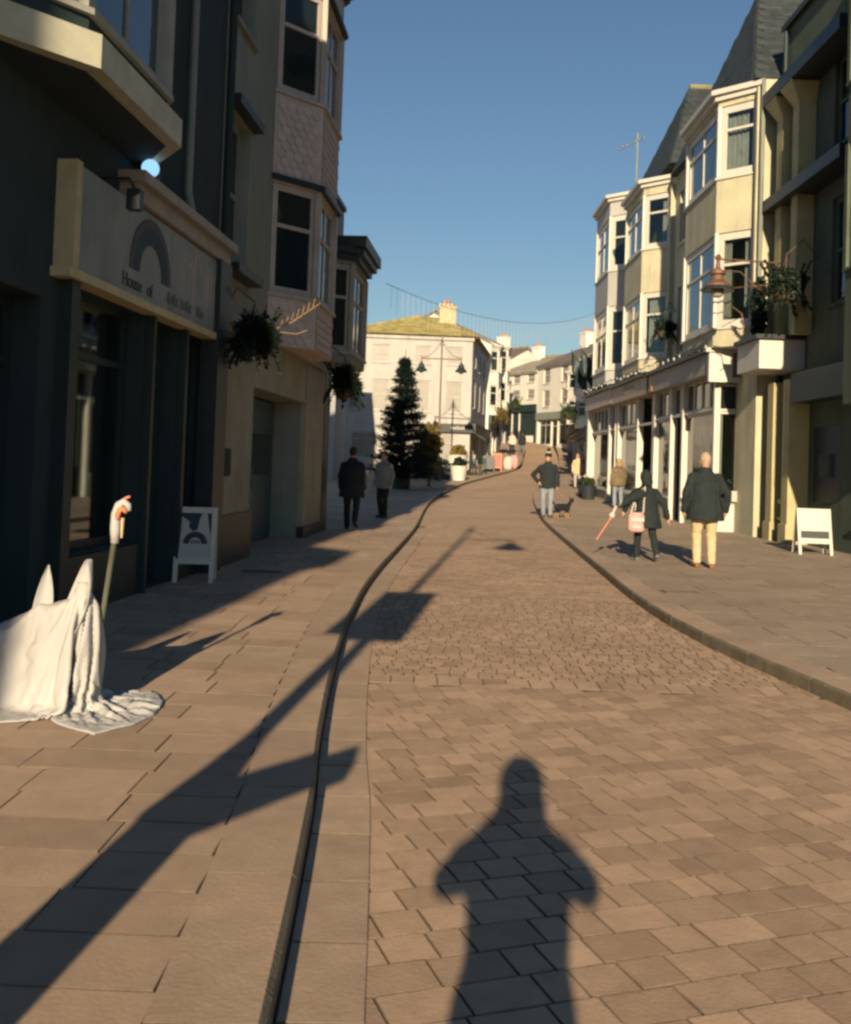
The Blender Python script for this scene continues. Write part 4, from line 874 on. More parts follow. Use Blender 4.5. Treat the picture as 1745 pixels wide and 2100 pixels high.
basket('dark leafy hanging basket high at the right edge beside the cream pilasters', (7.15, 20.0, 5.35), 0.42, 8, (7.9, 20.2, 5.9), LEAFD, False)
basket('small green hanging basket between the two sunlit bays', (7.0, 29.6, 5.75), 0.34, 9, (7.4, 29.9, 6.3), LEAFD, False)
# bush spilling over the canopy corner, and dark climbing foliage on the near house
t = thing('climbing_plant', 'dark ragged climbing plant between the bay and the cream pilasters', 'plant', (7.3, 22.0, 4.5))
bush('foliage', LEAFD, t, (0, 0, 0.6), 0.5, 2200, 0.10, 21, False, (0.45, 0.6, 1.6)); MB().tube([(0.1, 0, -0.2), (0.05, 0.05, 0.5), (0.1, 0, 1.6)], 0.025).build('stem', BARK, t)
# christmas tree in the street
ty = 42.0
t = thing('christmas_tree', 'tall dark conifer standing in the shade before the white building', 'tree', (-0.95, ty, zt(ty) + PH))
rng = random.Random(5); mb = MB(); tw = MB(); Ht = 5.55
for k in range(330):
    u = rng.random() ** 1.35; z = 0.55 + (Ht - 0.7) * u; a = rng.random() * 6.283; Lb = (1.34 * (1 - u) ** 0.8 + 0.08) * rng.uniform(0.72, 1.12)
    d = Vector((math.cos(a), math.sin(a), 0)); e = d * Lb + Vector((0, 0, z + Lb * 0.05)); st = Vector((0, 0, z - Lb * 0.1))
    tw.tube([st, e], [0.018, 0.005], 4)
    for q in range(64):
        f = rng.uniform(0.12, 1.03); p_ = st.lerp(e, f) + Vector((rng.gauss(0, .055), rng.gauss(0, .055), rng.gauss(0, .05)))
        o_ = (d * 0.7 + Vector((rng.gauss(0, .6), rng.gauss(0, .6), rng.gauss(0.15, .4)))).normalized(); s = rng.uniform(0.09, 0.19); v = o_.orthogonal().normalized() * 0.021
        mb.add([p_ - v, p_ + v, p_ + o_ * s + v * 0.4, p_ + o_ * s - v * 0.4], [(0, 1, 2, 3)])
mb.build('crown', NEEDLE, t, recalc=False); tw.tube([(0, 0, 0), (0, 0, Ht * 0.6), (0, 0, Ht + 0.35)], [0.09, 0.05, 0.008], 8).build('trunk', BARK, t)
MB().lathe([(0.35, 0), (0.42, 0.5), (0.38, 0.5), (0.32, 0.45)], (0, 0, 0)).build('tub', DARK, t)
t = thing('autumn_shrub', 'golden green shrub catching the sun behind the dark conifer', 'shrub', (0.22, 44.8, zt(44.8) + PH))
bush('foliage', LEAFO, t, (0, 0, 1.6), 0.85, 1900, 0.22, 31, False, (0.8, 0.8, 1.6)); bush('dark_foliage', LEAFG, t, (-0.1, 0, 1.4), 0.7, 1000, 0.22, 32, False, (0.75, 0.75, 1.6))
MB().tube([(0, 0, 0), (0.03, 0, 1.0), (0, 0, 2.2)], [0.06, 0.05, 0.02]).build('trunk', BARK, t)
# low planters near the lamp
def tub(label, loc, r, h, m, leaf=None, seed=1, cat='planter'):
    t = thing('planter', label, cat, loc); MB().lathe([(r * 0.72, 0), (r * 0.95, h * 0.92), (r, h), (r * 0.9, h), (r * 0.8, h * 0.9), (0.02, h * 0.88)], (0, 0, 0), 20).build('pot', m, t, smooth=False)
    if leaf: bush('foliage', leaf, t, (0, 0, h + r * 0.3), r * 0.95, 500, r * 0.4, seed, False, (1, 1, 0.7))
    return t
tub('white tapered tub planter at the kerb, below the dark trough', (1.75, 50.5, zt(50.5) + PH), 0.46, 0.75, WHITE, LEAFD, 3)
tub('big white round planter behind the dark trough', (1.75, 54.0, zt(54) + PH), 0.62, 1.15, WHITE, LEAFO, 4)
t = thing('trough_planter', 'long dark trough planter at the foot of the far street lamp', 'planter', (0.9, 51.5, zt(51.5) + PH))
MB().box(-1.3, 0.75, -0.35, 0.35, 0, 0.62).box(-1.36, 0.81, -0.41, 0.41, 0.622, 0.7).build('trough', DARK, t); bush('foliage', LEAFD, t, (-0.4, 0, 0.85), 0.5, 700, 0.18, 12, False, (1.8, 0.6, 0.6))
tub('black pot by the white corner pilaster of the bay terrace', (6.55, 40.6, PH + zt(40.6)), 0.33, 0.5, DARK, LEAFD, 6)
tub('black pot next to the shop window of the far bay house', (6.4, 38.8, PH + zt(38.8)), 0.33, 0.55, DARK, LEAFG, 7)
t = thing('flower_stand', 'stand of pale flowers at the end of the bay terrace', 'plant', (6.7, 41.6, PH + zt(41.6)))
MB().lathe([(0.2, 0), (0.28, 0.45), (0.24, 0.45)], (0, 0, 0)).build('pot', WHITE, t); bush('flowers', FAWHITE, t, (0, 0, 0.62), 0.33, 300, 0.12, 14)
# plants in the near shop window
t = thing('window_plant', 'leafy plant with pale flowers inside the end window of the near bay shop', 'plant', (7.45, 24.25, 0.85))
bush('foliage', LEAFG, t, (0, 0, 0.55), 0.36, 500, 0.14, 15, False, (0.7, 0.5, 1.5)); bush('flowers', FAWHITE, t, (0, -0.1, 0.4), 0.3, 60, 0.1, 16, False, (0.7, 0.5, 1.4)); MB().lathe([(0.12, 0), (0.16, 0.2), (0.14, 0.2)]).build('pot', WHITE, t)
t = thing('parcel', 'small pale box standing on the white sill of the near bay shop', 'box', (7.42, 23.66, 0.845))
MB().box(-0.14, 0.14, -0.07, 0.07, 0, 0.22).box(-0.15, 0.15, -0.075, 0.075, 0.222, 0.25).build('carton', FAWHITE, t)

# ------------------------------------------------------------------ street lamps
def lamp_arm(t, sgn, zarm, length):
    a = MB().tube([(0, 0, zarm), (sgn * length, 0, zarm)], 0.028, 6).tube([(0, 0, zarm + 1.0), (sgn * 0.18, 0, zarm + 0.6), (sgn * 0.55, 0, zarm + 0.2), (sgn * length * 0.95, 0, zarm + 0.03)], 0.016, 6)
    a.tube([(sgn * length, 0, zarm + 0.12), (sgn * length, 0, zarm - 0.2)], 0.025, 6); a.build('arm', IRON, t)
    l = MB().lathe([(0.05, 0.02), (0.07, -0.05), (0.13, -0.10), (0.14, -0.2), (0.18, -0.26), (0.30, -0.42), (0.31, -0.45), (0.27, -0.45), (0.12, -0.3), (0.03, -0.28)], (sgn * length, 0, zarm - 0.18), 18).build('lamp_shade', DGREEN, t)
    MB().ell((sgn * length, 0, zarm - 0.62), (0.13, 0.13, 0.12)).build('lamp_glass', mat('lamp_glass', (0.4, 0.38, 0.3), 0.25, 0.1, 3), l, smooth=True)
def lamp_post(label, loc, h, zarm, sides, rz=0.0):
    t = thing('street_lamp', label, 'street lamp', loc, rz)
    MB().lathe([(0.17, 0), (0.17, 0.15), (0.13, 0.25), (0.125, 1.0), (0.14, 1.05), (0.09, 1.25), (0.06, 1.4)], (0, 0, 0), 14).build('post_base', DGREEN, t)
    MB().tube([(0, 0, 1.35), (0, 0, h - 0.35)], [0.058, 0.04], 10).build('post', mat('post_paint', (0.20, 0.15, 0.12), 0.6, 0.2, 5), t)
    MB().tube([(-0.16, 0, h - 0.45), (0.16, 0, h - 0.45)], 0.02, 6).lathe([(0.04, -0.36), (0.055, -0.25), (0.03, -0.15), (0.045, -0.08), (0.005, 0.0)], (0, 0, h), 10).build('finial', IRON, t)
    for s in sides: lamp_arm(t, s, zarm, 1.0)
    return t
lamp_post('tall two-armed street lamp with bell shades before the white building', (0.68, 50.0, zt(50) + PH), 7.25, 6.1, (-1, 1))
near = lamp_post('street lamp with a hung sign beside the photographer, seen only by its shadow', (-1.27, 0.62, PH), 7.4, 6.08, (1,))
sp = MB(); sp.prism([(-0.29, -0.02), (0.30, -0.02), (0.30, 0.0), (-0.29, 0.0)], 2.36, 3.38); sp.build('sign_plate', GREYW, near)
MB().box(-0.1, 0.1, 0.003, 0.08, 2.5, 2.56).box(-0.1, 0.1, 0.003, 0.08, 3.2, 3.26).build('sign_bracket', IRON, near)
MB().add([(0.03, -0.16, 0.98), (0.5, -0.16, 1.25), (0.5, 0.16, 1.25), (0.03, 0.16, 0.98), (0.03, -0.16, 1.12), (0.5, -0.16, 1.34), (0.5, 0.16, 1.34), (0.03, 0.16, 1.12)], [(0, 1, 2, 3), (4, 5, 6, 7), (0, 1, 5, 4), (1, 2, 6, 5), (2, 3, 7, 6), (3, 0, 4, 7)]).build('shadow_board', GREYW, near)  # unseen board made up to cast the slanting shadow beside the post
# wall lantern
t = thing('wall_lantern', 'copper bell lantern on a scrolled wall bracket in front of the nearest bay', 'lantern', (6.15, 21.3, 5.9))
MB().tube([(0, 0, 0.2), (1.4, 0.2, 0.2)], 0.02).tube([(0.1, 0, -0.05), (0.5, 0.05, -0.05), (0.85, 0.1, -0.35), (1.35, 0.2, -0.6)], 0.014).tube([(0.3, 0, -0.42), (1.35, 0.2, -0.25)], 0.01).tube([(0.3, 0, -0.8), (0.55, 0.05, -0.95), (0.6, 0.06, -1.25), (0.5, 0.05, -1.3)], 0.014).build('bracket', COPPER, t)
MB().lathe([(0.03, 0.3), (0.07, 0.24), (0.04, 0.16), (0.05, 0.02), (0.09, -0.04), (0.16, -0.06), (0.17, -0.13), (0.12, -0.16), (0.15, -0.26), (0.27, -0.36), (0.28, -0.40)], (0, 0, 0), 18).build('lamp_top', COPPER, t)
MB().lathe([(0.28, -0.401), (0.36, -0.46), (0.35, -0.49), (0.12, -0.47)], (0, 0, 0), 18).build('lamp_brim', DARK, t)
MB().ell((0, 0, -0.52), (0.14, 0.14, 0.12)).build('lamp_glass', mat('lamp_glass', (0.4, 0.38, 0.3), 0.25), t, smooth=True)
# strings of icicle lights across the street
def icicles(label, A, B, n, drop, seed, sag=0.7):
    t = thing('icicle_lights', label, 'lights'); rng = random.Random(seed); A, B = Vector(A), Vector(B); mb = MB()
    P = [A.lerp(B, k / n) - Vector((0, 0, sag * 4 * (k / n) * (1 - k / n))) for k in range(n + 1)]
    mb.tube(P, 0.008, 4).build('cable', FAGREY, t); st = MB()
    for p_ in P[1:-1]: st.tube([p_, p_ - Vector((0, 0, drop * rng.uniform(0.5, 1.0)))], 0.0045, 3)
    st.build('strands', FAWHITE, t)
icicles('unlit icicle lights strung across the street above the lamp with two arms', (-1.1, 24.5, 5.9), (6.9, 40.5, 7.9), 60, 0.9, 3)
icicles('unlit icicle lights strung higher up the street towards the far houses', (3.2, 66, 9.0), (10.6, 62, 9.2), 50, 1.3, 4)
# flags on the dark fronted shop
for k, (x, y, z) in enumerate(((7.5, 45.0, 6.3), (7.45, 47.4, 6.4))):
    t = thing('flag', ('nearer' if k == 0 else 'farther') + ' dark flag hanging from a slanted pole above the navy shop', 'flag', (x, y, z), 0, 'flags over the navy shop')
    MB().tube([(0.6, 0, -0.9), (-0.65, 0, 0.75)], 0.022).build('pole', IRON, t)
    vs = []
    for j in range(7):
        for i in range(7):
            u, v = i / 6, j / 6; px_ = -0.6 + 0.75 * u; vs.append((px_, 0.09 * math.sin(u * 7 + v * 3 + k), 0.68 - 1.0 * u * 0.9 - v * 1.3 * (0.75 + 0.25 * u)))
    fl = MB().add(vs, [(j * 7 + i, j * 7 + i + 1, (j + 1) * 7 + i + 1, (j + 1) * 7 + i) for j in range(6) for i in range(6)]).build('cloth', DGREEN, t, smooth=True, recalc=False)
    fl.modifiers.new('s', 'SOLIDIFY').thickness = 0.01
for k, (x, y, z, r) in enumerate(((7.7, 50.2, 4.3, 0.4), (9.2, 57.0, 4.6, 0.4), (11.0, 72, 6.0, 0.45), (4.5, 66, 4.9, 0.45), (6.3, 76, 6.3, 0.45))):
    basket(('green hanging basket on the second house past the bay terrace', 'hanging basket at the middle of the sunny far row', 'hanging basket halfway up the sunny side of the hill', 'yellow green hanging basket on the flank of the white corner building', 'hanging basket on the tall cream house up the hill')[k], (x - (0.5 if k < 3 else -0.5), y, z), r, 40 + k, (x + (0.3 if k < 3 else -0.3), y, z + 0.6), LEAFG if k != 3 else LEAFO, False)

# ------------------------------------------------------------------ signs on the pavement
def a_board(name, label, loc, rz, wdt, h, fm, pmt, lean=0.2, emblem=False):
    t = thing(name, label, 'sign', loc, rz)
    for sgn in (-1, 1):
        def P(a, b, z): return (a, sgn * (b + lean * (1 - z / h)), z)
        fr = MB()
        for (a0, a1, z0, z1) in ((-wdt / 2, -wdt / 2 + 0.05, 0, h), (wdt / 2 - 0.05, wdt / 2, 0, h), (-wdt / 2 + 0.05, wdt / 2 - 0.05, h - 0.06, h), (-wdt / 2 + 0.05, wdt / 2 - 0.05, 0.2, 0.27)):
            fr.hexa([P(a0, 0, z0), P(a1, 0, z0), P(a1, 0.03, z0), P(a0, 0.03, z0), P(a0, 0, z1), P(a1, 0, z1), P(a1, 0.03, z1), P(a0, 0.03, z1)])
        fo = fr.build('frame', fm, t)
        pn = MB(); pn.hexa([P(-wdt / 2 + 0.05, 0.006, 0.27), P(wdt / 2 - 0.05, 0.006, 0.27), P(wdt / 2 - 0.05, 0.02, 0.27), P(-wdt / 2 + 0.05, 0.02, 0.27), P(-wdt / 2 + 0.05, 0.006, h - 0.06), P(wdt / 2 - 0.05, 0.006, h - 0.06), P(wdt / 2 - 0.05, 0.02, h - 0.06), P(-wdt / 2 + 0.05, 0.02, h - 0.06)])
        po = pn.build('board', pmt, t)
        if pmt is WHITE:
            bd = MB(); bd.hexa([P(-wdt / 2 + 0.05, 0.021, 0.29), P(wdt / 2 - 0.05, 0.021, 0.29), P(wdt / 2 - 0.05, 0.024, 0.29), P(-wdt / 2 + 0.05, 0.024, 0.29), P(-wdt / 2 + 0.05, 0.021, 0.42), P(wdt / 2 - 0.05, 0.021, 0.42), P(wdt / 2 - 0.05, 0.024, 0.42), P(-wdt / 2 + 0.05, 0.024, 0.42)]); bd.build('dark_band', DARK, po)
        if emblem and sgn == -1:
            n = 16
            for rx, th, m, dd in ((0.135, 0.02, MATS['arch_purple'], 0.024), (0.115, 0.045, MATS['arch_teal'], 0.026)):
                e = MB(); vs = []
                for k in range(n + 1):
                    a = math.pi * k / n
                    vs += [P(rx * math.cos(a), dd, 0.42 + rx * math.sin(a)), P((rx - th) * math.cos(a), dd, 0.42 + (rx - th) * math.sin(a))]
                e.add(vs, [(2 * k, 2 * k + 1, 2 * k + 3, 2 * k + 2) for k in range(n)]).build('arch_emblem', m, po, recalc=False)
            e = MB(); rng = random.Random(2)
            for pg in (((-0.165, 0.755), (0.06, 0.755), (0.03, 0.66), (0.02, 0.58), (-0.03, 0.555), (-0.08, 0.60), (-0.07, 0.66), (-0.165, 0.72)), ((0.12, 0.755), (0.165, 0.755), (0.165, 0.50), (0.14, 0.62))):
                e.add([P(ax, 0.023, az) for ax, az in pg], [tuple(range(len(pg)))])
            e.build('dark_print', MATS['arch_teal'], po, recalc=False)
            e = MB().add([P(-0.06, 0.0275, 0.445), P(0.06, 0.0275, 0.445), P(0.06, 0.0275, 0.455), P(-0.06, 0.0275, 0.455)], [(0, 1, 2, 3)]).add([P(-0.05, 0.0275, 0.425), P(0.05, 0.0275, 0.425), P(0.05, 0.0275, 0.435), P(-0.05, 0.0275, 0.435)], [(0, 1, 2, 3)]).build('small_print', LET, po, recalc=False)
    return t
a_board('sandwich_board', 'white framed sandwich board with a dark arch print before the shaded shop', (-2.52, 11.2, PH), R(6), 0.44, 0.82, WHITE, mat('board_paper', (0.50, 0.50, 0.47), 0.6, 0.08, 4), 0.17, True)
a_board('sandwich_board', 'white pavement sign at the right edge by the dark shop', (7.1, 18.2, PH), R(-4), 0.6, 0.82, WHITE, WHITE, 0.2)
a_board('sandwich_board', 'dark chalkboard sign outside the far shops, beside the orange one', (3.75, 58.2, zt(58.2) + PH), R(-5), 0.7, 0.95, DARK, FAGREY)
a_board('sandwich_board', 'orange red pavement sign outside the far shops on the shaded side', (4.25, 58.9, zt(58.9) + PH), R(-5), 0.6, 1.05, ORANGE, REDP)
# cafe chairs and table by the white corner building
def chair(label, x, y, rz, m):
    t = thing('cafe_chair', label, 'chair', (x, y, zt(y) + PH), rz, 'cafe chairs by the white building')
    MB().box(-0.22, 0.22, -0.22, 0.22, 0.43, 0.47).build('seat', m, t); bk = MB()
    for k in range(4): bk.box(-0.2, 0.2, 0.2, 0.225, 0.56 + k * 0.1, 0.62 + k * 0.1)
    bk.build('backrest', m, t)
    for a in (-0.2, 0.2):
        for b in (-0.2, 0.21): MB().tube([(a, b, 0), (a, b, 0.43 if b < 0 else 0.92)], 0.018, 6).build('leg', m, t)
chair('dark cafe chair nearest the kerb by the white building', 2.75, 54.6, 0.4, DARK)
chair('dark green cafe chair behind the nearest one by the white building', 3.15, 55.8, -0.7, DGREEN)
t = thing('cafe_table', 'small dark round table between the cafe chairs by the white building', 'table', (2.55, 55.6, zt(55.6) + PH))
MB().lathe([(0.3, 0.7), (0.31, 0.72), (0.3, 0.74)], (0, 0, 0)).build('table_top', DGREEN, t); MB().tube([(0, 0, 0.03), (0, 0, 0.7)], 0.025).lathe([(0.2, 0), (0.18, 0.03)]).build('pedestal', DARK, t)
for k, (x, y, m, lb) in enumerate(((5.1, 61.0, FAWHITE, 'pale sack standing by the far shop doors'), (5.55, 62.2, FAPINK, 'pinkish crate standing by the far shop doors'))):
    t = thing('goods_sack', lb, 'goods', (x, y, zt(y) + PH)); remesh(MB().rings([(0, 0, 0, .25, .22), (0, 0, .3, .32, .28), (0, 0, .65, .28, .22), (0.02, 0, .8, .15, .08)]), 'sack', m, t, 0.05, 2)

# ------------------------------------------------------------------ people
def person(label, loc, rz, h=1.72, top=FABK, legs=FADENIM, shoes=SHOE, hair=HAIRD, coat_z=0.75, flare=0.0, hood=None, hat=None, stride=0.0, armL=None, armR=None, lean=0.0, headyaw=0.0, headpitch=0.0,
           skirt=None, vox=0.02, fat=1.0, hairlong=False, detail=True, skin=SKIN, coat_tail=None, fur=None, knee=0.0):
    """x right, y forward, z up in the figure's own frame; built for 1.75 m and scaled"""
    t = thing('person', label, 'person', loc, rz); k = h / 1.75; t.scale = (k, k, k)
    V = Vector; ly = lambda z: lean * (z - 0.9)
    sh = {s: V((s * 0.172 * (0.6 + 0.4 * fat), ly(1.40), 1.395)) for s in (-1, 1)}
    hip_ = {s: V((s * 0.095, 0, 0.92)) for s in (-1, 1)}
    an = {s: V((s * (0.10 + 0.02 * (stride == 0)), -s * stride, 0.085 + (0.10 if (stride * s > 0.12) else 0.0))) for s in (-1, 1)}
    kn = {s: (hip_[s] + an[s]) / 2 + V((s * 0.01, 0.05 + abs(stride) * 0.25 * (1 if stride * s > 0 else 0.3) + knee, 0.02)) for s in (-1, 1)}
    arms = {-1: armL or ((-0.25, ly(1.15) - 0.03, 1.14), (-0.25, 0.06, 0.88)), 1: armR or ((0.25, ly(1.15) - 0.03, 1.14), (0.25, 0.06, 0.88))}
    hd = V((0, ly(1.62) + 0.02, 1.625)); nk = V((0, ly(1.48), 1.47))
    Mh = Matrix.Translation(hd) @ Matrix.Rotation(headyaw, 4, 'Z') @ Matrix.Rotation(headpitch, 4, 'X')
    H_ = lambda p: Mh @ V(p)
    # body: one continuous surface
    b = MB()
    b.rings([(0, 0, 0.86, 0.15 * fat, 0.11 * fat), (0, 0, 0.95, 0.165 * fat, 0.115 * fat), (0, ly(1.1), 1.1, 0.135 * fat, 0.10 * fat), (0, ly(1.28), 1.28, 0.165 * fat, 0.115 * fat), (0, ly(1.4), 1.4, 0.15, 0.09), (0, ly(1.45), 1.46, 0.07, 0.06)])
    b.cap(nk - V((0, 0, 0.05)), H_((0, -0.01, -0.05)), 0.056, 0.054)
    hb = MB().ell((0, 0, 0), (0.075, 0.095, 0.118), 14, 10); hb.ell((0, 0.03, -0.06), (0.055, 0.062, 0.06)); hb.ell((0, 0.098, -0.015), (0.013, 0.022, 0.026), 8, 6); hb.ell((0, 0.09, -0.07), (0.026, 0.012, 0.01), 8, 5)
    for s in (-1, 1): hb.ell((s * 0.077, -0.005, -0.01), (0.012, 0.02, 0.032), 8, 6)
    b.add([H_(v) for v in hb.v], hb.f)
    for s in (-1, 1):
        el, ha = V(arms[s][0]), V(arms[s][1])
        b.cap(sh[s], el, 0.052, 0.042); b.cap(el, ha, 0.041, 0.028)
        d = (ha - el).normalized(); sd = d.cross(V((s, 0.2, 0))).normalized()       # palm widens along sd
        pc = ha + d * 0.05; b.ell(pc, (0.035, 0.04, 0.05)); 
        if detail:
            for f in range(4):
                r0 = ha + d * 0.085 + sd * (0.027 - 0.018 * f); L = (0.062, 0.07, 0.066, 0.052)[f]; cu = V((-s * 0.35, 0.25, 0))
                m1 = r0 + d * L * 0.55; b.cap(r0 - d * 0.02, m1, 0.0105, 0.0095, 6); b.cap(m1, m1 + (d + cu * 0.9).normalized() * L * 0.5, 0.0095, 0.008, 6)
            th = ha + d * 0.03 + sd * 0.03; b.cap(th, th + (d * 0.6 + sd * 0.8).normalized() * 0.055, 0.012, 0.009, 6)
        else: b.ell(ha + d * 0.1, (0.025, 0.03, 0.045), 8, 6)
        b.cap(hip_[s], kn[s], 0.082 * fat, 0.055); b.cap(kn[s], an[s], 0.054, 0.037); b.cap(an[s] - V((0, 0.03, 0.04)), an[s] + V((s * 0.02, 0.15, -0.05)), 0.036, 0.03)
    body = remesh(b, 'body', skin, t, vox * 0.75, 1, 0.6)
    if detail:
        for s in (-1, 1): e = MB().ell(H_((s * 0.031, 0.083, 0.01)), (0.011, 0.008, 0.008), 8, 6).build('eye', HAIRD, body)
        MB().tube([H_((-0.022, 0.096, -0.072)), H_((0, 0.102, -0.07)), H_((0.022, 0.096, -0.072))], 0.005, 5).build('mouth', REDP, body)
    # trousers or skirt
    q = MB(); q.rings([(0, 0, 0.80, 0.17 * fat, 0.13 * fat), (0, 0, 0.95, 0.18 * fat, 0.135 * fat), (0, ly(1.05), 1.06, 0.15 * fat, 0.12 * fat)])
    for s in (-1, 1):
        q.cap(hip_[s] - V((0, 0, 0.02)), kn[s], 0.098 * fat, 0.078); lo = an[s] + V((0, -0.005, 0.01)); q.cap(kn[s], lo, 0.078, 0.066)
    remesh(q, 'trousers', legs, t, vox, 2, 0.6, lambda c: 0.007 * noise.noise(c * 9) + 0.008 * noise.noise(V((c.x * 10, c.y * 10, c.z * 26))))
    if skirt is not None:
        z0, m_, r_ = skirt; remesh(MB().rings([(0, 0, z0, r_, r_ * 0.85), (0, 0, (z0 + 1) / 2, r_ * 0.8, r_ * 0.65), (0, 0, 1.02, 0.16, 0.13)]), 'skirt', m_, t, vox, 2, 0.6, lambda c: 0.012 * noise.noise(V((c.x * 14, c.y * 14, c.z * 2))))
    # coat
    q = MB(); wv = 0.205 * fat + flare * 0.5
    q.rings([(0, -0.01, coat_z, wv + flare * 0.35, 0.155 * fat + flare * 0.4), (0, -0.01, coat_z + 0.15, wv, 0.155 * fat + flare * 0.25), (0, ly(1.05), 1.08, 0.19 * fat, 0.14 * fat), (0, ly(1.28), 1.28, 0.205 * fat, 0.145 * fat), (0, ly(1.38), 1.385, 0.195 * (0.5 + 0.5 * fat), 0.12), (0, ly(1.43), 1.445, 0.135, 0.10), (0, ly(1.47), 1.49, 0.085, 0.08)])
    for s in (-1, 1):
        el, ha = V(arms[s][0]), V(arms[s][1]); q.cap(sh[s] + V((0, 0, -0.02)), el, 0.070 * (0.5 + 0.5 * fat), 0.064); q.cap(el, ha + (ha - el).normalized() * 0.0, 0.062, 0.052)
    if hood == 'down': q.ell((0, ly(1.45) - 0.09, 1.46), (0.13, 0.09, 0.08))
    else: q.rings([(0, ly(1.45), 1.44, 0.11, 0.10), (0, ly(1.5), 1.53, 0.085, 0.085)])
    if coat_tail: q.cap(coat_tail[0], coat_tail[1], coat_tail[2], coat_tail[3]); q.cap(coat_tail[1], coat_tail[4], coat_tail[3], 0.02)
    co = remesh(q, 'coat', top, t, vox, 2, 0.6, lambda c: 0.012 * noise.noise(c * 7) + 0.009 * noise.noise(V((c.x * 16, c.y * 16, c.z * 9))) + 0.006 * noise.noise(V((c.x * 30, c.y * 30, c.z * 22))))
    if fur: remesh(MB().ell((0, ly(1.5) - 0.06, 1.53), (0.15, 0.13, 0.12)), 'fur_hood', fur, t, 0.02, 0, 1, lambda c: 0.02 * noise.noise(c * 40))
    # shoes
    for s in (-1, 1):
        f = MB(); a = an[s]; up = 0.10 if a.z > 0.12 else 0.0
        f.cap(a + V((0, -0.04, -0.045)), a + V((s * 0.03, 0.15, -0.055 - up * 0.6)), 0.045, 0.038); f.box(a.x - 0.04, a.x + 0.04, a.y - 0.08, a.y + 0.05, a.z - 0.085, a.z - 0.03) if not up else None
        remesh(f, 'shoe', shoes, t, vox * 0.8, 1) if detail else f.build('shoe', shoes, t, smooth=True)
    # hair, hat, hood
    if hood == 'up':
        hh_ = MB().ell((0, -0.03, 0.03), (0.115, 0.125, 0.15), 14, 10).ell((0, -0.07, -0.08), (0.12, 0.11, 0.12)); remesh(MB().add([H_(v) for v in hh_.v], hh_.f), 'hood', top, t, vox, 2)
    elif hat:
        hm, band, pom = hat; hh_ = MB().ell((0, -0.012, 0.068), (0.097, 0.115, 0.098), 14, 10); ho = remesh(MB().add([H_(v) for v in hh_.v], hh_.f), 'hat', hm, t, 0.012, 1)
        if band: bb = MB().lathe([(0.07, 0.13), (0.082, 0.13), (0.068, 0.16), (0.05, 0.163)], (0, -0.012, 0.0), 18); MB().add([H_(v) for v in bb.v], bb.f).build('hat_band', band, ho)
        if pom: bb = MB().ell((0, -0.02, 0.215), (0.052, 0.052, 0.05)); remesh(MB().add([H_(v) for v in bb.v], bb.f), 'pompom', hm, ho, 0.012, 0, 1, lambda c: 0.008 * noise.noise(c * 90)).parent = ho
    if hood != 'up' and hair:
        hh_ = MB().ell((0, -0.022, 0.028), (0.086, 0.098, 0.108), 14, 10)
        if hairlong: hh_.ell((0, -0.06, -0.09), (0.085, 0.06, 0.13)); [hh_.ell((s * 0.07, -0.01, -0.07), (0.028, 0.05, 0.12)) for s in (-1, 1)]
        hq = MB().add([H_(v) for v in hh_.v], hh_.f)
        remesh(hq, 'hair', hair, t, 0.012, 1, 1, lambda c: 0.004 * noise.noise(V((c.x * 60, c.y * 60, c.z * 20)))) if detail else hq.build('hair', hair, t, smooth=True)
    return t
gy_ = lambda y: zt(y) + PH
person('person in a long black coat and cream trousers walking away on the sunlit pavement', (4.18, 14.8, PH), R(-3), 1.70, FABK, FACREAM, SHOEB, HAIRG, 0.72, 0.05, None, None, 0.05,
       ((-0.30, -0.02, 1.12), (-0.30, 0.08, 0.87)), ((0.32, -0.03, 1.13), (0.31, 0.06, 0.88)), 0.10, 0, R(-20), vox=0.016, fat=1.22)
person('small person in black with the hood up, striding along with an arm stretched out', (3.47, 15.45, PH), R(12), 1.38, FABK, FABK, FAGREY, HAIRD, 0.66, 0.08, 'up', None, 0.24,
       ((-0.36, 0.02, 1.24), (-0.44, 0.10, 0.98)), ((0.30, -0.12, 1.14), (0.38, -0.10, 0.86)), 0.16, 0, R(-12), vox=0.018, fat=1.15, coat_tail=((-0.15, 0.0, 1.32), (-0.42, -0.05, 1.2), 0.12, 0.09, (-0.60, -0.05, 1.06)))
# what the small person carries
t = thing('toy_wand', 'bright pink red stick held out low by the small hooded person', 'toy', (3.03, 15.55, 0.62), R(0))
MB().tube([(-0.02, 0.02, 0.32), (-0.1, 0.05, 0.12)], 0.022).build('handle', FAWHITE, t); MB().tube([(-0.1, 0.05, 0.12), (-0.3, 0.1, -0.22)], [0.012, 0.008]).build('blade', mat('pink_plastic', (0.75, 0.25, 0.2), 0.4), t); MB().ell((-0.08, 0.04, 0.17), (0.05, 0.05, 0.05)).build('knob', FAWHITE, t, smooth=True)
t = thing('shoulder_bag', 'pink patterned bag hanging at the side of the small hooded person', 'bag', (3.28, 15.33, 0.56))
remesh(MB().rings([(0, 0, 0, .10, .05), (0, 0, .04, .13, .07), (0, 0, .24, .13, .06), (0, 0, .3, .10, .03)]), 'bag', FAPINK, t, 0.02, 1); MB().tube([(-0.09, 0, 0.28), (-0.02, 0.02, 0.55), (0.13, 0.06, 0.7), (0.1, 0.0, 0.3)], 0.012).build('strap', FAWHITE, t)
MB().box(-0.1, 0.1, -0.075, -0.066, 0.16, 0.22).box(-0.08, 0.06, -0.078, -0.066, 0.06, 0.1).build('patch', FAWHITE, t)
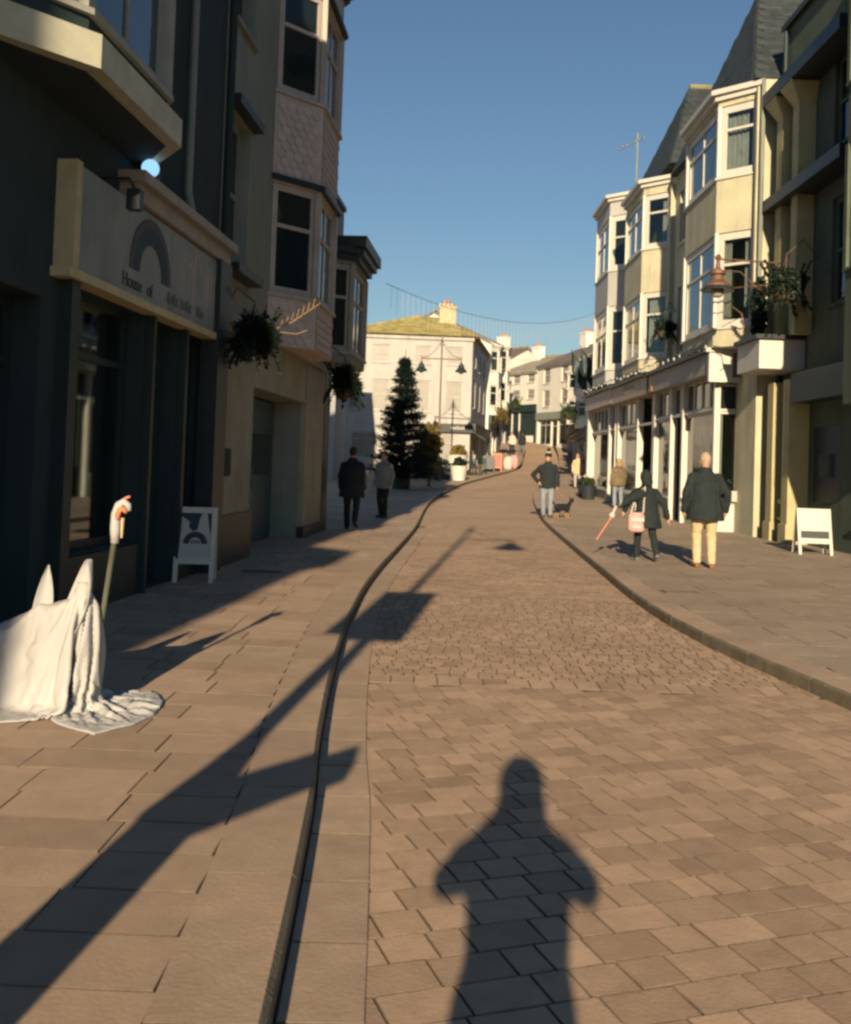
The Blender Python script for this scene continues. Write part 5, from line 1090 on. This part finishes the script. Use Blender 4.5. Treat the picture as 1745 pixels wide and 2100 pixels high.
person('person in a dark jacket, grey blue jeans and bobble hat standing with a dog', (3.36, 27.1, gy_(27.1)), R(168), 1.74, FABK, FADENIM, SHOE, HAIRD, 0.80, 0.02, None, (FABK, FAWHITE, True), 0.06,
       ((-0.27, -0.02, 1.13), (-0.27, 0.05, 0.86)), ((0.42, -0.08, 1.14), (0.24, 0.10, 0.95)), 0.04, R(-10), 0, vox=0.02, fat=1.15)
person('person in a brown quilted jacket with a fur hood standing at the shop window', (6.5, 33.4, gy_(33.4)), R(10), 1.66, FABROWN, FADENIM, SHOE, HAIRB, 0.78, 0.03, 'down', None, 0.0, vox=0.025, fat=1.2, fur=mat('fur', (0.36, 0.24, 0.11), 0.95, 0.4, 30), detail=False)
person('person in a cream coat and pale trousers with blond hair, coming down the street', (7.25, 47.2, gy_(47.2)), R(172), 1.66, FACREAM, mat('pale_denim', (0.45, 0.44, 0.46), 0.9), SHOE, HAIRB, 0.70, 0.04, None, None, 0.10, vox=0.028, detail=False, hairlong=True)
person('person in a red patterned top and red skirt beside the one in cream', (7.75, 48.4, gy_(48.4)), R(175), 1.58, mat('red_check', (0.30, 0.08, 0.05), 0.9, 0.6, 14), FABK, SHOE, HAIRB, 0.85, 0.0, None, None, 0.05, vox=0.028, detail=False, skirt=(0.35, FARED, 0.24))
person('person in dark clothes walking away in the shade by the grey bay house', (-1.46, 20.4, PH), R(-4), 1.68, FABK, FABK, SHOE, HAIRD, 0.68, 0.05, None, None, 0.14, vox=0.025, fat=1.2, detail=False)
person('person in a grey jacket standing in the shade near the conifer', (-0.98, 24.6, gy_(24.6)), R(150), 1.62, mat('shade_jacket', (0.25, 0.27, 0.25), 0.9), FABK, SHOE, HAIRD, 0.78, 0.03, None, None, 0.06, vox=0.025, detail=False, fat=1.1)
person('person in a pale jacket with a bag, far up the street on the shaded side', (6.2, 71.2, gy_(71.2)), R(170), 1.70, FAWHITE, FABK, SHOE, HAIRD, 0.8, 0.02, None, None, 0.08, vox=0.035, detail=False)
person('person in a dark jacket far up the street, next to the one in pale', (6.95, 71.6, gy_(71.6)), R(5), 1.68, FABK, FAGREY, SHOE, HAIRD, 0.75, 0.04, None, None, 0.12, vox=0.035, detail=False, fat=1.15)
person('person in a white top far along the sunny shops', (9.15, 58.6, gy_(58.6)), R(160), 1.68, FAWHITE, FADENIM, SHOE, HAIRD, 0.8, 0.0, None, None, 0.08, vox=0.035, detail=False)
person('person in a blue jacket far along the sunny shops, behind the one in white', (9.6, 59.8, gy_(59.8)), R(185), 1.72, FABLUE, FAGREY, SHOE, HAIRD, 0.8, 0.02, None, None, 0.1, vox=0.035, detail=False)
# the photographer stands behind the lens; only the shadow enters the picture
person('person holding a camera to the eye, present only as a shadow on the setts', (-0.03, -0.30, 0), 0, 1.70, FABK, FADENIM, SHOE, HAIRD, 0.76, 0.02, 'up', None, 0.0,
       ((-0.25, 0.05, 1.27), (-0.07, 0.13, 1.45)), ((0.25, 0.05, 1.27), (0.07, 0.13, 1.45)), 0.0, 0, 0, vox=0.025, detail=False, fat=0.9)
t = thing('instant_camera', 'boxy instant camera held at the photographer eye', 'camera', (0.0, -0.165, 1.5))
MB().box(-0.06, 0.06, -0.03, 0.045, -0.06, 0.05).box(-0.055, 0.055, 0.046, 0.07, -0.06, -0.03).build('camera_body', DARK, t); MB().tube([(0, 0.046, 0.0), (0, 0.075, 0.0)], 0.025).build('lens', PANES, t)
# ------------------------------------------------------------------ dog
dy = 26.95
t = thing('dog', 'small black and tan dog standing by the person in the bobble hat', 'dog', (3.75, dy, gy_(dy)), R(-60))
d = MB(); V = Vector     # faces +y of its own frame
d.rings([(0, 0, 0, 0, 0)] if False else [(0, 0.0, 0.20, 0.02, 0.1), (0, 0.0, 0.22, 0.06, 0.2), (0, 0.0, 0.29, 0.08, 0.24), (0, 0.0, 0.36, 0.07, 0.22), (0, 0, 0.39, 0.02, 0.12)])
d.cap((0, 0.16, 0.28), (0, 0.17, 0.30), 0.095, 0.09); d.cap((0, -0.18, 0.31), (0, -0.16, 0.30), 0.075, 0.075)
d.cap((0, 0.2, 0.33), (0, 0.28, 0.44), 0.06, 0.05); d.ell((0, 0.32, 0.48), (0.058, 0.07, 0.055)); d.cap((0, 0.36, 0.465), (0, 0.43, 0.45), 0.034, 0.024)
for s in (-1, 1):
    d.cap((s * 0.045, 0.31, 0.52), (s * 0.06, 0.29, 0.57), 0.022, 0.010)
    d.cap((s * 0.05, 0.17, 0.26), (s * 0.05, 0.175, 0.13), 0.036, 0.024); d.cap((s * 0.05, 0.175, 0.13), (s * 0.05, 0.17, 0.03), 0.022, 0.02); d.cap((s * 0.05, 0.17, 0.02), (s * 0.05, 0.2, 0.018), 0.022, 0.018)
    d.cap((s * 0.055, -0.17, 0.28), (s * 0.055, -0.12, 0.19), 0.05, 0.034); d.cap((s * 0.055, -0.12, 0.19), (s * 0.055, -0.2, 0.11), 0.03, 0.022); d.cap((s * 0.055, -0.2, 0.11), (s * 0.055, -0.185, 0.025), 0.02, 0.019); d.cap((s * 0.055, -0.185, 0.018), (s * 0.055, -0.155, 0.018), 0.02, 0.017)
d.cap((0, -0.24, 0.35), (0, -0.33, 0.46), 0.022, 0.012)
db = remesh(d, 'body', BLACKF, t, 0.011, 2)
db.data.materials.append(TAN)
for pf_ in db.data.polygons:
    c_ = pf_.center
    if c_.z < 0.14 or (c_.y > 0.37 and c_.z < 0.475): pf_.material_index = 1
MB().tube([(0, 0.25, 0.42), (-0.16, 0.1, 0.62), (-0.35, -0.15, 0.86)], 0.006, 5).build('lead', REDP, t)

# ------------------------------------------------------------------ draped white figure and crook at the lower left
t = thing('draped_figure', 'white cloth figure with pointed upright peaks, its hem trailing over the pavement', 'statue', (-2.12, 5.5, PH))
d = MB()
def drape(frames=44):
    """let a sheet fall over a few hidden supports and come to rest in real folds"""
    def coll(me, th):
        o = bpy.data.objects.new('support', me); TMP.collection.objects.link(o); o.modifiers.new('c', 'COLLISION'); o.collision.thickness_outer = th; o.collision.cloth_friction = 6
    coll(MB().box(-2, 2, -2, 2, -0.2, -0.004).mesh('floor', DARK), 0.006)
    sk = MB(); sk.cap((0.18, -0.02, 0.0), (0.29, -0.03, 0.66), 0.10, 0.012, 14); sk.cap((0.03, 0.06, 0.0), (0.03, 0.07, 0.50), 0.11, 0.03, 14); sk.cap((-0.2, 0.03, 0.0), (-0.2, 0.03, 0.36), 0.14, 0.05, 14); sk.cap((0.12, 0.0, 0.0), (0.13, 0.0, 0.30), 0.15, 0.09, 14)
    me = bpy.data.meshes.new('support'); me.from_pydata(sk.v, [], sk.f); TMPO.data = me; TMPO.modifiers.clear(); r = TMPO.modifiers.new('r', 'REMESH'); r.mode = 'VOXEL'; r.voxel_size = 0.010
    TMP.view_layers[0].update(); me2 = bpy.data.meshes.new_from_object(TMPO.evaluated_get(TMP.view_layers[0].depsgraph)); TMPO.modifiers.clear(); TMPO.data = bpy.data.meshes.new('none'); coll(me2, 0.012)
    nx, ny = 94, 64; W, Hh, cx, cy = 1.74, 1.18, 0.39, -0.07
    cl = MB().add([(cx + (i / nx - .5) * W, cy + (j / ny - .5) * Hh * (1.0 - 0.35 * max(0, i / nx - 0.6)), 0.70 + 0.03 * noise.noise((i * .17, j * .17, 1))) for j in range(ny + 1) for i in range(nx + 1)], [(j * (nx + 1) + i, j * (nx + 1) + i + 1, (j + 1) * (nx + 1) + i + 1, (j + 1) * (nx + 1) + i) for j in range(ny) for i in range(nx)])
    co = bpy.data.objects.new('sheet', cl.mesh('sheet', CLOTHW)); TMP.collection.objects.link(co)
    m = co.modifiers.new('cloth', 'CLOTH'); q = m.settings; q.quality = 6; q.mass = 0.25; q.tension_stiffness = 12; q.compression_stiffness = 12; q.bending_stiffness = 0.25; q.shear_stiffness = 4; q.air_damping = 2
    c = m.collision_settings; c.collision_quality = 3; c.distance_min = 0.008; c.use_self_collision = True; c.self_distance_min = 0.006
    m.point_cache.frame_start = 1; m.point_cache.frame_end = frames + 5; TMP.frame_start = 1; TMP.frame_end = frames + 5
    for f in range(1, frames + 1): TMP.frame_set(f)
    return bpy.data.meshes.new_from_object(co.evaluated_get(TMP.view_layers[0].depsgraph))
me = drape(); me.name = 'cloth'; me.shade_smooth(); me.materials.clear(); me.materials.append(CLOTHW)
o = link('cloth', me, t); o.modifiers.new('s', 'SOLIDIFY').thickness = 0.006
def petal(base, tip, wdt, face, cup):
    """an upright pointed leaf of stiff cloth, hollow towards the front"""
    base, tip = Vector(base), Vector(tip); up = (tip - base); nrm = Vector((math.sin(face), -math.cos(face), 0)); sd = Vector((math.cos(face), math.sin(face), 0)); A, B = [], []; nu, nv = 14, 8
    for j in range(nu + 1):
        u = j / nu; ww = wdt * max(0.05, (math.sin(math.pi * (0.22 + 0.78 * u)) ** 0.8)) if u < 1 else 0.004
        for i in range(nv + 1):
            v = 2 * i / nv - 1; p_ = base + up * u + sd * ww * v + nrm * (cup * (v * v) * (1 - u * 0.6) - 0.03 * math.sin(u * 3.0)); A.append(p_ + nrm * 0.011); B.append(p_ - nrm * 0.011)
    m_ = nv + 1; q_ = [(j * m_ + i, j * m_ + i + 1, (j + 1) * m_ + i + 1, (j + 1) * m_ + i) for j in range(nu) for i in range(nv)]; N = len(A)
    rim = list(range(nv + 1)) + [j * m_ + nv for j in range(1, nu + 1)] + [nu * m_ + i for i in range(nv - 1, -1, -1)] + [j * m_ for j in range(nu - 1, 0, -1)]
    d.add(A + B, q_ + [tuple(N + i for i in f[::-1]) for f in q_] + [(rim[k], rim[(k + 1) % len(rim)], N + rim[(k + 1) % len(rim)], N + rim[k]) for k in range(len(rim))])
petal((0.235, -0.04, 0.36), (0.318, -0.03, 0.815), 0.09, R(-34), 0.075); d.build('wing_peak', CLOTHW, t, smooth=True).modifiers.new('s', 'SUBSURF')
d = MB(); petal((0.02, 0.05, 0.34), (0.055, 0.07, 0.765), 0.055, R(10), 0.04); d.build('wing_peak', CLOTHW, t, smooth=True).modifiers.new('s', 'SUBSURF')
t = thing('crook', 'dark shepherd crook with a white and orange hooked top, beside the draped figure', 'crook', (-1.74, 5.52, PH))
MB().tube([(-0.07, -0.02, 0.02), (0.0, 0, 0.5), (0.045, 0, 0.9), (0.055, 0, 0.98)], 0.015, 8).build('shaft', mat('stick', (0.10, 0.11, 0.08), 0.7, 0.3, 8), t)
MB().tube([(0.05, 0, 0.90), (0.048, 0, 0.98), (0.05, 0, 1.06), (0.065, 0, 1.11), (0.09, 0, 1.13), (0.115, 0, 1.11), (0.122, 0, 1.08)], [0.022, 0.028, 0.027, 0.025, 0.022, 0.018, 0.012], 10).build('hook_sleeve', CLOTHW, t, smooth=True)
MB().tube([(0.066, -0.018, 1.03), (0.064, -0.02, 1.06), (0.075, -0.02, 1.085), (0.095, -0.02, 1.09), (0.112, -0.018, 1.07)], [0.01, 0.016, 0.017, 0.015, 0.010], 8).cap((0.1, -0.005, 1.15), (0.12, -0.005, 1.158), 0.008, 0.007, 6).build('hook_lining', ORANGE, t, smooth=True)
MB().tube([(0.085, 0, 0.93), (0.083, 0.01, 1.04)], [0.006, 0.011], 6).build('ribbon', FACREAM, t)

bpy.data.objects.remove(TMPO, do_unlink=True); bpy.data.scenes.remove(TMP)
